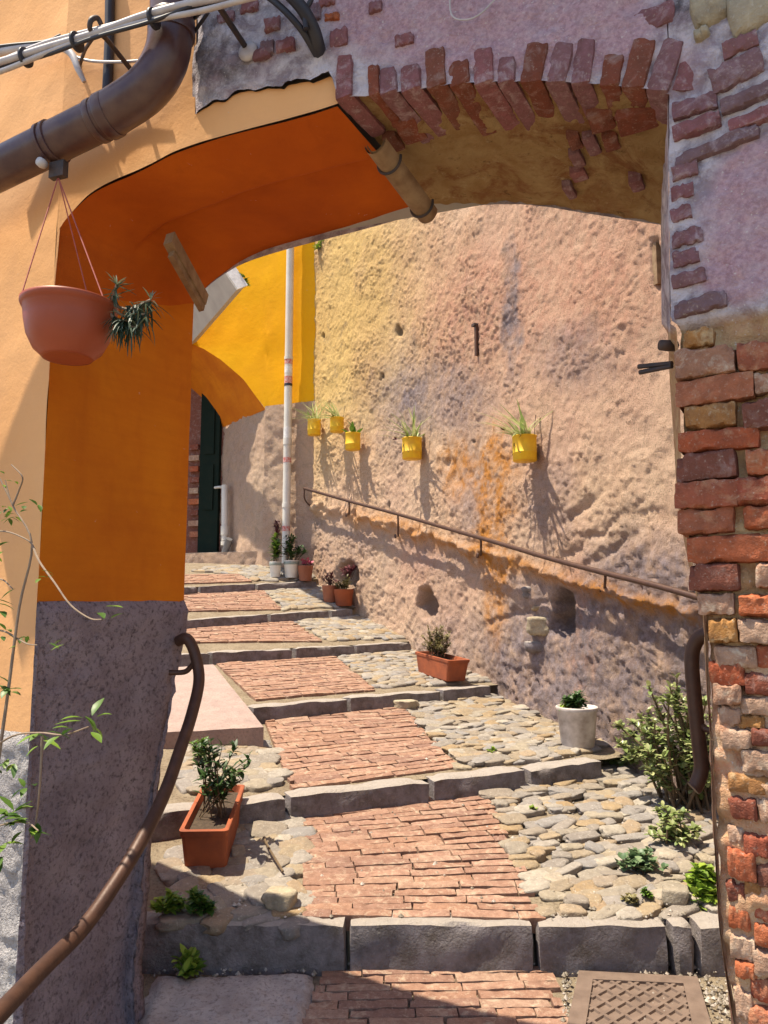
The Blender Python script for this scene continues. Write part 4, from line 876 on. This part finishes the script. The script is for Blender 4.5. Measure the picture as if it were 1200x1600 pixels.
# --- yellow flower tins on the wall
CANS = [(491, 668, 21, 26, 'yellow tin with long striped grass leaves, nearest the white downpipe', True), (526, 664, 22, 24, 'small yellow tin second from the white downpipe with leaves trailing left', True), (551, 690, 24, 28, 'lower yellow tin with broad green leaf, third from the downpipe', False),
        (644, 701, 31, 35, 'yellow tin with upright spider plant in the middle of the roughcast wall', True), (820, 701, 38, 42, 'largest yellow tin with spider plant above the orange stain', True)]
for k, (cx, cy, wd, hh, lab, sp_) in enumerate(CANS):
    p = wall(cx, cy, .11); Y_ = p[1]; rr_ = wd/1200*Y_/2; h_ = hh/1200*Y_*.96; c = p-U3*h_/2; n_ = wnorm(cx, cy)
    t_ = thing('flower_tin', lab, 'tin', tuple(c), 'yellow flower tins on the wall')
    V, Fc = lathe([(rr_*.96, 0), (rr_, .004), (rr_, h_*.3), (rr_*1.02, h_*.31), (rr_*1.02, h_*.33), (rr_, h_*.34), (rr_, h_*.94), (rr_*1.04, h_*.96), (rr_*1.04, h_), (rr_*.95, h_), (rr_*.93, h_*.85), (.01, h_*.85)], c, 28); obj('can', V, Fc, 'can_yellow', t_, True)
    V, Fc = lathe([(rr_*.93, h_*.84), (rr_*.9, h_*.87), (.01, h_*.89)], c, 20); obj('soil', V, Fc, 'can_soil', t_, True)
    if k > 2: 
        mb = MB(); q = nrm3(np.cross(n_, U3))
        for sg in (-1, 1): mb.tube([c+n_*rr_*1.03+U3*h_*.62-q*0, c+n_*rr_*.8+q*sg*rr_*.68+U3*h_*.25], .002, 5, 1); mb.tube([c+n_*rr_*1.03+U3*h_*.62, c+n_*rr_*.75+q*sg*rr_*.7+U3*h_*.95], .002, 5, 1)
        mb.out('wire', 'iron', t_)
    MB().tube([c+U3*h_*.8-n_*rr_, c+U3*h_*1.5-n_*.09, c+U3*(h_*1.9)-n_*.10], .0025, 5, 3).out('hanger', 'rust', t_)
    fo = MB(); top = c+U3*h_*.86; q = nrm3(np.cross(U3, n_))
    lab2 = ['striped grass plant trailing from the tin nearest the downpipe', 'striped grass plant trailing from the second small tin', 'broad leaved seedling in the lower third tin', 'spider plant standing up in the middle tin', 'spider plant leaning left out of the largest tin'][k]
    pl = thing('spider_plant' if sp_ else 'seedling', lab2, 'plant', tuple(top), 'plants in the yellow tins')
    if sp_:
        for j in range(26 if k != 4 else 34):
            v_ = rdir(25, 85); lean = {0: -.35, 1: -.8, 3: -.1, 4: -.55}[k]
            v_ = v_-q*lean*(-1)*.0+np.array([lean*.7, -.1, 0])+n_*.25
            leaf(fo, top+rdir(0, 10)*rr_*.5, v_, U3, random.uniform(.17, .37)*(1 if k > 2 else .95), .019, random.uniform(.15, .75), random.random(), (.7, 1, .9, .7, .45, .1), .3)
    else:
        for j in range(9): leaf(fo, top+rdir(0, 10)*rr_*.5, rdir(35, 88)+n_*.2, U3, random.uniform(.09, .2), .05, random.uniform(.1, .4), random.random()*.5)
    fo.out('foliage', 'leaf_spider' if sp_ else 'leaf_green', pl, kind='stuff')
    if k in (0, 3, 4):
        ff = MB(); fpx = {0: (483, 650), 3: (619, 687), 4: (786, 672)}[k]; fp = wall(*fpx, .16)
        for j in range(7): leaf(ff, fp, rdir(-20, 60), U3, .035, .03, .1, 0)
        ff.out('flower', 'petal_dark' if k else 'flower_pink', pl); MB().tube([top, (top+fp)/2+U3*.03, fp], .002, 5, 4).out('stalk', 'stem', pl)

# --- iron relics in the wall
p = wall(745, 532, .015); n_ = wnorm(745, 532); q = nrm3(np.cross(U3, n_))
ib = thing('iron_anchor', 'short rusty iron anchor bar standing upright in the roughcast wall', 'anchor', tuple(p))
V, Fc = boxgeo(p, q, n_, U3, (.03, .04, .26)); obj('bar', V, Fc, 'rust', ib)
V, Fc = boxgeo(p+U3*.135+n_*.01-q*.012, q, n_, U3, (.05, .05, .02)); obj('head', V, Fc, 'iron', ib)
p = wall(1022, 412, 0); n_ = wnorm(1022, 412); q = nrm3(np.cross(U3, n_)); sb = obj('slot_bar', *boxgeo(p-n_*.03, q, n_, U3, (.035, .05, .25)), 'wood_old'); tag(sb, 'dark wooden lath set in a narrow slot beside the archway edge', 'lath')
hk = thing('pier_hook', 'pair of dark iron pins sticking out of the pier edge', 'hook', tuple(onB(1040, 575)))
for a, b in (((1050, 568), (998, 573)), ((1050, 572), (1000, 582))):
    p0 = atY(*a, 1.72); p1 = atY(*b, 1.80); tube('pin', [p0, (p0+p1)/2, p1], .006, 'iron', hk, 7, 2)
V, Fc = lathe([(.012, -.02), (.013, 0), (.012, .02)], atY(1044, 540, 1.70), 10, (1, .2, 0)); obj('stub', V, Fc, 'iron', hk, True)
# stones lodged in the niche
def loose(px, py, off, wd, hh, lab, mat='cobble', k=0, i=None):
    p = wall(px, py, off) if i is None else gp(px, py, i); s_ = p[1]/1200
    o = link('stone', RK[k], None, frame(p+U3*(hh*s_*.35 if i is not None else 0), T, D, (wd*s_*1.1, wd*s_, hh*s_*1.1))); o.data = o.data.copy(); o.data.materials[0] = M[mat]; tag(o, lab, 'stone'); return o
loose(847, 975, -.065, 38, 36, 'round cream stone lodged in the dark wall niche', 'rubble', 3)
loose(846, 950, -.10, 24, 10, 'thin flat stone wedged above the round one in the niche', 'cobble', 5)
loose(835, 923, -.10, 34, 22, 'grey stone exposed at the top of the niche', 'kerb', 6)
loose(850, 1008, -.12, 48, 20, 'broad grey stone exposed below the niche', 'kerb', 7)
loose(1055, 1408, 0, 34, 30, 'pale rounded stone resting on the near right kerb', 'cobble', 8, 1)
loose(438, 1416, 0, 40, 34, 'chunky pale stone at the left edge of the lower brick tread', 'rubble', 9, 1)
loose(635, 1106, 0, 30, 18, 'white stone at the top right of the second brick tread', 'rubble', 10, 2)

# --- downpipe at the far corner
def onYp(px, py, off=.1): p = atP(px, py, C0+NY*off, NY); return p
dn = thing('white_downpipe', 'tall cream plastic downpipe with stickers at the far corner', 'drainpipe', tuple(onYp(446, 880)))
xa = onYp(449, 700); xy = xa[:2]; L = lambda py: atP(449, py, C0+NY*.1, NY)[2]
V, Fc = MB(), None
V.tube([np.r_[xy, L(880)], np.r_[xy, L(600)], np.r_[xy, CZ+6]], .048, 20, 1).out('pipe', 'pvc', dn)
for py_, hh_, m_3, n_3 in [(560, 5, 'pvc', 'collar'), (690, 10, 'pvc', 'collar'), (790, 6, 'pvc', 'collar'), (564, 12, 'sticker_red', 'sticker'), (579, 10, 'sticker_white', 'sticker'), (595, 12, 'sticker_red', 'sticker'), (602, 4, 'cable_black', 'sticker'), (677, 18, 'sticker_white', 'sticker'), (719, 8, 'sticker_red', 'sticker'), (826, 8, 'sticker_red', 'sticker')]:
    z0_, z1_ = L(py_+hh_/2), L(py_-hh_/2); r_3 = .054 if n_3 == 'collar' else .0495+.0004*(py_ % 3)
    MB().tube([np.r_[xy, z0_], np.r_[xy, z1_]], r_3, 20, 1).out(n_3, m_3, dn)
sd = thing('waste_pipe', 'short pale waste pipe with dark angled foot beside the doorway', 'pipe', tuple(onYp(352, 880, .0)))
q0 = j0+ED*.62+NY*.10
def onJ(px, py): nj_ = nrm3([-ED[1], ED[0], 0]); nj_ = nj_ if nj_[0] < 0 else -nj_; return atP(px, py, j0+nj_*.09, nj_)
tube('pipe', [onJ(351, 758), onJ(351, 800), onJ(351, 845)], .042, 'pvc', sd, 14, 1)
tube('joint', [onJ(351, 822), onJ(351, 836)], .052, 'pvc', sd, 14, 1)
tube('joint', [onJ(351, 846), onJ(351, 852)], .050, 'pvc', sd, 14, 1)
tube('foot', [onJ(358, 842), onJ(352, 862), onJ(346, 882)], .045, 'pvc_dark', sd, 14, 2)
tube('tap', [onJ(336, 762), onJ(343, 761), onJ(352, 762)], .018, 'pvc', sd, 8, 2)

# --- pots and planters
def rectpot(name, c, ax, L, W, H, taper, mat, par):
    """open trough: loops of a rounded rectangle"""
    ax = nrm3([ax[0], ax[1], ax[2] if len(ax) > 2 else 0]); sd_ = nrm3(np.cross(U3, ax)); up_ = np.cross(ax, sd_); c = np.asarray(c, float)
    def loop(l, w_, z, r=.018):
        P = []
        for cx, cy, a0 in ((1, 1, 0), (-1, 1, 90), (-1, -1, 180), (1, -1, 270)):
            for a in (0, 30, 60, 90): an = math.radians(a0+a); P.append(c+ax*(cx*(l/2-r)+r*math.cos(an))+sd_*(cy*(w_/2-r)+r*math.sin(an))+up_*z)
        return P
    ls = [loop(L*taper, W*taper, 0), loop(L*taper+.006, W*taper+.006, .006), loop(L*.965, W*.96, H*.86), loop(L, W, H*.865), loop(L+.004, W+.004, H*.99), loop(L-.004, W-.004, H), loop(L-.03, W-.03, H), loop(L-.05, W-.05, H*.8)]
    V = [p for l in ls for p in l]; F = [tuple(range(16))[::-1]]
    for i in range(len(ls)-1):
        for k in range(16): k2 = (k+1) % 16; F.append((i*16+k, i*16+k2, (i+1)*16+k2, (i+1)*16+k))
    o = obj('trough', V, F, mat, par); so_ = MB(); top = loop(L-.04, W-.04, H*.84); so_.add(top, [tuple(range(16))]); so_.out('soil', 'can_soil', par, False)
    return o
g = gp(316, 1372, 1); ax_ = nrm3([-.05, 1, .12]); c = g+ax_*.28
lp_ = thing('terracotta_trough', 'terracotta trough with dark leafy plant in front of the grey plinth', 'planter', tuple(g))
rectpot('trough', c, ax_, .52, .195, .18, .84, 'terracotta', lp_)
bush('trough_plant', 'leggy dark green plant growing in the near left terracotta trough', 'plant', c+U3*.15-ax_*.04, .19, .27, 18, 10, .05, .02, 'leaf_dark', lean=(.0, 0, .2), el=(30, 85), whorl=2)
g1_ = gp(718, 1070, 3); wt = nrm3(wall(672, 1000)*[1, 1, 0]-wall(735, 1000)*[1, 1, 0]); c = g1_+wt*.25+wnorm(715, 1050)*.02; c[2] = float(gz(3, c[0], c[1]))+.012
sl3 = (float(gz(3, *(c+wt*.2)[:2]))-c[2])/.2
mp = thing('terracotta_trough', 'terracotta trough with dry twiggy plant on the third step', 'planter', tuple(c))
rectpot('trough', c, np.r_[wt[:2], .06], .56, .19, .165, .84, 'terracotta', mp)
bush('trough_plant', 'dry olive brown bush growing in the terracotta trough on the third step', 'plant', c+U3*.13+wt*.06, .20, .27, 40, 16, .035, .012, 'leaf_dry', el=(25, 85), whorl=2)
g = gp(903, 1166, 2); g[2] = kZ(2, g[0])+.02
wp = thing('white_pot', 'chipped white round flowerpot on the end of the second kerb', 'pot', tuple(g))
V, Fc = lathe([(.092, 0), (.096, .006), (.118, .22), (.122, .224), (.127, .245), (.124, .25), (.114, .25), (.106, .22), (.02, .215)], g, 36); obj('pot', V, Fc, 'white_pot', wp, True)
V, Fc = lathe([(.112, .214), (.1, .224), (.01, .228)], g, 20); obj('soil', V, Fc, 'can_soil', wp, True)
bush('potted_plant', 'small dark green plant in the chipped white pot', 'plant', g+U3*.22, .10, .11, 16, 5, .055, .028, 'leaf_dark', whorl=3, el=(20, 85))
bush('seedling', 'pale seedling at the left rim of the white pot', 'plant', g+U3*.225+np.array([-.07, -.02, 0]), .05, .05, 8, 3, .035, .016, 'leaf_lime', whorl=3)
def bucket(px, py, i, wd, hh, lab, mat, band, plant):
    g = gp(px, py, i); s_ = g[1]/1200; r_4 = wd*s_/2; h_ = hh*s_
    t_ = thing('bucket' if band else 'flowerpot', lab, 'bucket' if band else 'pot', tuple(g))
    V, Fc = lathe([(r_4*.78, 0), (r_4*.80, .004), (r_4*.93, h_*.72), (r_4*.97, h_*.74), (r_4*1.0, h_*.97), (r_4*1.03, h_), (r_4*.93, h_), (r_4*.9, h_*.85), (.01, h_*.84)], g, 24); obj('pot', V, Fc, mat, t_, True)
    if band: V, Fc = lathe([(r_4*.985, h_*.76), (r_4*1.01, h_*.80), (r_4*1.02, h_*.92), (r_4*1.0, h_*.94)], g, 24); obj('band', V, Fc, 'bucket_band', t_, True)
    V, Fc = lathe([(r_4*.92, h_*.83), (r_4*.6, h_*.88), (.01, h_*.9)], g, 16); obj('soil', V, Fc, 'can_soil', t_, True)
    bush(base=g+U3*h_*.86, **plant)
bucket(430, 902, 6, 19, 24, 'smaller white bucket planter left of the downpipe foot', 'bucket', True, dict(name='potted_plant', label='upright green plant in the smaller white bucket', cat='plant', r=.12, h=.36, ns=10, per=8, L=.09, W=.03, lm='leaf_green', whorl=2))
bucket(455, 903, 6, 24, 27, 'larger white bucket planter at the foot of the downpipe', 'bucket', True, dict(name='potted_plant', label='bushy dark plant in the larger white bucket', cat='plant', r=.20, h=.34, ns=18, per=8, L=.07, W=.03, lm='leaf_dark', whorl=2))
bucket(477, 908, 6, 24, 24, 'brown flowerpot with pink flowers beside the white buckets', 'brown_pot', False, dict(name='flowering_plant', label='pink flowering plant in the brown pot beside the buckets', cat='plant', r=.12, h=.13, ns=14, per=4, L=.05, W=.035, lm='flower_pink'))
bucket(516, 941, 5, 26, 26, 'rear brown flowerpot of the pair against the wall', 'brown_pot', False, dict(name='potted_plant', label='reddish plant in the rear brown pot of the pair', cat='plant', r=.12, h=.16, ns=12, per=5, L=.05, W=.022, lm='leaf_purple', whorl=2))
bucket(537, 947, 5, 31, 26, 'front brown flowerpot of the pair against the wall', 'terracotta', False, dict(name='potted_plant', label='mixed green plant in the front brown pot of the pair', cat='plant', r=.14, h=.17, ns=16, per=5, L=.05, W=.022, lm='leaf_dry', whorl=2))
bush('wall_plant', 'dark purple plant growing from the wall hole above the brown pots', 'plant', wall(545, 905, .02), .14, .17, 14, 6, .06, .03, 'leaf_purple', whorl=2)
bush('climber', 'dry brown climber round the foot of the white downpipe', 'plant', onYp(432, 850, .08), .08, .32, 10, 8, .06, .025, 'leaf_purple', el=(60, 88))
# --- pale stone slab on the left
sl0 = gp(350, 1158, 2)+U3*.10; slN = nrm3([0, -.15, 1])
sl_t = [atP(*p, sl0, slN) for p in ((225, 1146), (412, 1136), (333, 1038), (225, 1046))]; V = []
for a in np.linspace(0, 1, 24):
    for b in np.linspace(0, 1, 24): V.append((sl_t[0]*(1-a)+sl_t[1]*a)*(1-b)+(sl_t[3]*(1-a)+sl_t[2]*a)*b)
V = np.array(V); V[:, 2] += .006*fbm(V*6, 3); F = [tuple(f) for f in grid_faces(24, 24).tolist()]; nV = len(V)
rim = [i*24 for i in range(24)]+[23*24+j for j in range(1, 24)]+[i*24+23 for i in range(22, -1, -1)]
low = V[rim]-U3*.34; V = np.vstack([V, low]); F += [(rim[k], rim[k+1], nV+k+1, nV+k) for k in range(len(rim)-1)]
ps = obj('pale_slab', V, F, 'pale_stone'); tag(ps, 'pale pinkish stone slab ramp beside the brick treads at left', 'slab')
# --- manhole cover
mA, mB_, mC, mD = [gp(*p, 0)+U3*.012 for p in ((880, 1640), (1120, 1640), (1090, 1536), (905, 1526))]
mh = thing('manhole_cover', 'rusty square manhole cover with diamond lattice by the brick pier', 'manhole', tuple((mA+mC)/2))
bil = lambda a, b: (mA*(1-a)+mB_*a)*(1-b)+(mD*(1-a)+mC*a)*b
def slabq(name, q, h, mat, par): V = [p-U3*.03 for p in q]+[p+U3*h for p in q]; obj(name, V, [(3, 2, 1, 0), (4, 5, 6, 7), (0, 1, 5, 4), (1, 2, 6, 5), (2, 3, 7, 6), (3, 0, 4, 7)], mat, par)
slabq('plate', [bil(.0, .0), bil(1, 0), bil(1, 1), bil(0, 1)], .000, 'manhole_iron', mh)
for a0, b0, a1, b1 in [(0, 0, .13, 1), (.87, 0, 1, 1), (.13, .87, .87, 1), (.13, 0, .87, .06)]: slabq('frame_bar', [bil(a0, b0), bil(a1, b0), bil(a1, b1), bil(a0, b1)], .009, 'manhole_iron', mh)
def rib(p, q):
    d = nrm3(q-p); n = np.cross(U3, d)*.0055; V = [p-n*1.5-U3*.002, p+n*1.5-U3*.002, q+n*1.5-U3*.002, q-n*1.5-U3*.002, p-n+U3*.007, p+n+U3*.007, q+n+U3*.007, q-n+U3*.007]
    obj('rib', V, [(4, 5, 6, 7), (0, 1, 5, 4), (1, 2, 6, 5), (2, 3, 7, 6), (3, 0, 4, 7)], 'manhole_iron', mh)
for k in range(-5, 7):
    for sg in (1, -1):
        t0_ = np.linspace(0, 1, 60); a = .13+.74*((k/5)+t0_*.9 if sg > 0 else (k/5)+.9-t0_*.9); b = .06+.81*t0_
        ok = (a >= .13) & (a <= .87)
        if ok.sum() > 4: i_ = np.where(ok)[0]; rib(bil(a[i_[0]], b[i_[0]]), bil(a[i_[-1]], b[i_[-1]]))
for k, (xa_, xb_) in enumerate([(900, 958), (968, 1018)]):
    q = [gp(xa_, 1517, 0), gp(xb_, 1519, 0), gp(xb_-2, 1502, 0), gp(xa_-2, 1500, 0)]; V = [p-U3*.03 for p in q]+[p+U3*.010 for p in q]
    obj('tile', V, [(3, 2, 1, 0), (4, 5, 6, 7), (0, 1, 5, 4), (1, 2, 6, 5), (2, 3, 7, 6), (3, 0, 4, 7)], 'tile_red', steps[0])
# --- rough concrete patch at front left
cA = [gp(*p, 0) for p in ((200, 1640), (486, 1640), (498, 1520), (235, 1524))]; V = []
for a in np.linspace(0, 1, 60):
    for b in np.linspace(0, 1, 40): V.append((cA[0]*(1-a)+cA[1]*a)*(1-b)+(cA[3]*(1-a)+cA[2]*a)*b)
V = np.array(V); e_ = np.array([min(a, 1-a, b, 1-b) for a in np.linspace(0, 1, 60) for b in np.linspace(0, 1, 40)]); V[:, 2] += -.02+.034*sstep(0, .08, e_+.03*fbm(V*12, 3))+.016*fbm(V*9, 4)+.008*fbm(V*30, 3)
obj('concrete_patch', V, grid_faces(60, 40), 'concrete', steps[0], True)
# --- loose gravel and grit
gm = MB(); gk = MB()
ico = np.array([v.co[:] for v in RK2[0].vertices]); icf = [tuple(p.vertices) for p in RK2[0].polygons]
oct_ = np.array([(1,0,0),(-1,0,0),(0,1,0),(0,-1,0),(0,0,1),(0,0,-1)], float); of = [(0,2,4),(2,1,4),(1,3,4),(3,0,4),(2,0,5),(1,2,5),(3,1,5),(0,3,5)]
for (px0, py0, px1, py1, n_, i_) in [(1000, 1490, 1140, 1600, 500, 0), (880, 1490, 905, 1600, 90, 0), (240, 1505, 500, 1530, 120, 0), (540, 1495, 900, 1512, 80, 0), (860, 1250, 1110, 1440, 260, 1), (268, 1380, 470, 1440, 160, 1), (480, 1250, 840, 1435, 60, 1), (640, 1100, 900, 1190, 120, 2)]:
    for k in range(n_):
        p = gp(random.uniform(px0, px1), random.uniform(py0, py1), i_); s_ = random.uniform(.002, .008)*random.choice([1, 1, 1.6]); (gm if random.random() < .5 else gk).add(p+U3*.006+oct_*s_*RNG.uniform(.6, 1.2, 3), of)
for g_, m_5 in ((gm, 'gravel'), (gk, 'cobble')):
    o = g_.out('gravel', m_5, None, False, 'stuff'); o['label'] = 'loose pale grit scattered over the treads' if m_5 == 'gravel' else 'loose brown chips scattered over the treads'; o['category'] = 'gravel'
# --- weeds and shrubs
jb = gp(1075, 1262, 1)
bush('jade_shrub', 'large jade shrub with fleshy leaves behind the short pier handrail', 'shrub', jb, .34, .60, 40, 13, .044, .026, 'leaf_jade', lean=(-.12, -.05, .15), stemr=.008, prof=(.25, .7, 1, .95, .3), el=(15, 88), whorl=4)
jb2 = gp(1010, 1205, 1); bush('jade_shrub', 'lower left jade shrub spreading over the cobbles by the wall', 'shrub', jb2, .28, .26, 36, 16, .05, .03, 'leaf_jade', stemr=.006, prof=(.25, .7, 1, .95, .3), el=(10, 80), whorl=4)
jb3 = gp(1050, 1320, 1); bush('jade_shrub', 'small dark jade sprawl at the foot of the large shrub', 'shrub', jb3, .14, .17, 18, 9, .034, .022, 'leaf_jade', stemr=.005, prof=(.3, .8, 1, .9, .3), el=(10, 80), whorl=3)
WD = [((995, 1362), 1, .13, .09, 26, 4, .032, .03, 'leaf_blue2', 'geranium', 'blue green scalloped geranium sprawling on the right cobbles'), ((1100, 1478), 0, .09, .26, 22, 9, .045, .034, 'leaf_lime', 'nettle', 'tall lime green nettle against the base of the brick pier'), ((1098, 1400), 1, .07, .13, 16, 6, .042, .032, 'leaf_lime', 'nettle', 'small bright nettle clump above the near kerb by the pier'),
      ((268, 1428), 1, .075, .07, 18, 5, .036, .026, 'leaf_lime', 'weed', 'light green weed left of the near kerb beside the plinth'), ((312, 1428), 1, .075, .07, 18, 5, .036, .026, 'leaf_green', 'weed', 'green weed on the near kerb below the terracotta trough'), ((294, 1528), 0, .06, .09, 8, 4, .055, .030, 'leaf_lime', 'weed', 'broad leaved weed growing at the foot of the near kerb'),
      ((386, 1510), 0, .03, .04, 5, 4, .03, .016, 'leaf_dark', 'weed', 'tiny dark weed in the joint below the near kerb'), ((975, 1486), 0, .03, .05, 6, 3, .025, .022, 'leaf_green', 'weed', 'little round leaved weed under the right kerb stone'), ((905, 1215), 1, .06, .09, 40, 3, .03, .004, 'leaf_lime', 'grass_tuft', 'feathery green tuft below the white pot'),
      ((1012, 1408), 1, .03, .035, 6, 4, .025, .018, 'leaf_green', 'weed', 'small weed between pebbles beside the white stone'), ((770, 1178), 2, .035, .03, 8, 3, .02, .014, 'leaf_lime', 'weed', 'tiny weed among the cobbles of the second step'), ((310, 1190), 2, .10, .10, 7, 7, .05, .018, 'leaf_green', 'weed', 'sprigs of green behind the near terracotta trough'),
      ((985, 1415), 1, .04, .03, 8, 4, .025, .02, 'leaf_dry', 'weed', 'reddish dry weed among the right hand pebbles'), ((830, 1270), 1, .03, .03, 8, 3, .018, .01, 'leaf_lime', 'weed', 'moss coloured tuft beside the lower brick tread'), ((690, 960), 0, 0, 0, 0, 0, 0, 0, None, '', '')]
for (px, py), i_, r_6, h_, ns, per, L_, W_, lm, nm, lab in WD:
    if lm: bush(nm, lab, 'weed', gp(px, py, i_)+U3*.004, r_6, h_, ns, per, L_, W_, lm, el=(20, 80), whorl=2 if nm != 'grass_tuft' else 0)
tw = tube('dry_twig', [gp(412, 1320, 1)+U3*.03, gp(420, 1345, 1)+U3*.05, gp(442, 1374, 1)+U3*.03], .005, 'stem', None, 6, 4); tag(tw, 'thin dark twig lying on the left cobbles', 'twig')
tw = tube('dead_stalk', [gp(1047, 1480, 0), gp(1047, 1480, 0)+U3*.10, gp(1049, 1480, 0)+U3*.17], [.008, .006, .004], 'cable_black', None, 6, 4); tag(tw, 'dark dead stalk standing against the right kerb stone', 'twig')
# --- climbing plant on the facade
FLp = lambda px, py, off: atP(px, py, A0+NL*off, NL)
vi = thing('climbing_plant', 'thin leafy climber with bare twigs on the sunny peach facade', 'plant', tuple(FLp(5, 1300, .05)))
st, fo = MB(), MB()
TW = [[(-60, 1500, .2), (-20, 1300, .14), (10, 1100, .12), (30, 950, .10), (50, 850, .10), (20, 790, .1), (8, 750, .1)], [(50, 850, .10), (62, 878, .12), (85, 910, .14), (110, 945, .15), (140, 966, .15), (160, 968, .16)], [(-40, 850, .16), (0, 830, .12), (40, 842, .11), (55, 858, .1)], [(20, 790, .1), (30, 765, .1), (35, 745, .12), (18, 726, .12)], [(-30, 1180, .1), (20, 1150, .16), (62, 1145, .2), (100, 1148, .24), (140, 1135, .25)], [(66, 1150, .2), (62, 1230, .2), (55, 1290, .18), (48, 1310, .18)], [(-40, 1000, .1), (0, 985, .1), (40, 1005, .1), (58, 1008, .1)], [(-50, 1320, .2), (0, 1290, .2), (40, 1285, .2), (60, 1298, .22)], [(-30, 920, .08), (0, 905, .08), (20, 920, .1)], [(-40, 700, .1), (-5, 740, .09), (20, 790, .09)]]
for k, tw_ in enumerate(TW):
    P_ = [FLp(*a) for a in tw_]; st.tube(P_, np.linspace(.006 if k == 0 else .003, .0015, len(P_)), 6, 5)
for (px, py, off, n_, sz) in [(8, 1080, .12, 8, .05), (-5, 945, .12, 5, .05), (15, 800, .1, 12, .03), (50, 795, .1, 5, .035), (70, 895, .12, 4, .03), (165, 958, .16, 3, .05), (77, 1010, .1, 3, .035), (55, 1155, .2, 6, .05), (100, 1150, .24, 4, .05), (140, 1132, .25, 8, .05), (15, 1280, .2, 14, .06), (45, 1290, .2, 7, .05), (0, 1330, .2, 8, .06), (45, 1235, .2, 4, .04), (5, 985, .1, 6, .035), (35, 1000, .1, 5, .03), (10, 1200, .14, 5, .04), (-10, 860, .12, 8, .04), (12, 750, .1, 5, .025)]:
    p = FLp(px, py, off)
    for j in range(n_): leaf(fo, p+rdir(-60, 60)*.02, rdir(-40, 50)+T*.3+NL*.2, U3, sz*random.uniform(.6, 1.1), sz*.38, random.uniform(.1, .4), random.random()**2)
st.out('stem', 'twig', vi); fo.out('foliage', 'leaf_green', vi, kind='stuff')
# small plants up on the slab and the wall top
bush('slab_plant', 'sprig of green on the slab edge above the doorway', 'plant', bn+U3*.02+dirb*.1, .12, .14, 8, 4, .08, .03, 'leaf_green', whorl=2)
bush('wall_weed', 'yellow green weed rooted high in the wall near the downpipe', 'plant', wall(500, 392, .02), .10, .14, 8, 5, .06, .02, 'leaf_lime', whorl=2)
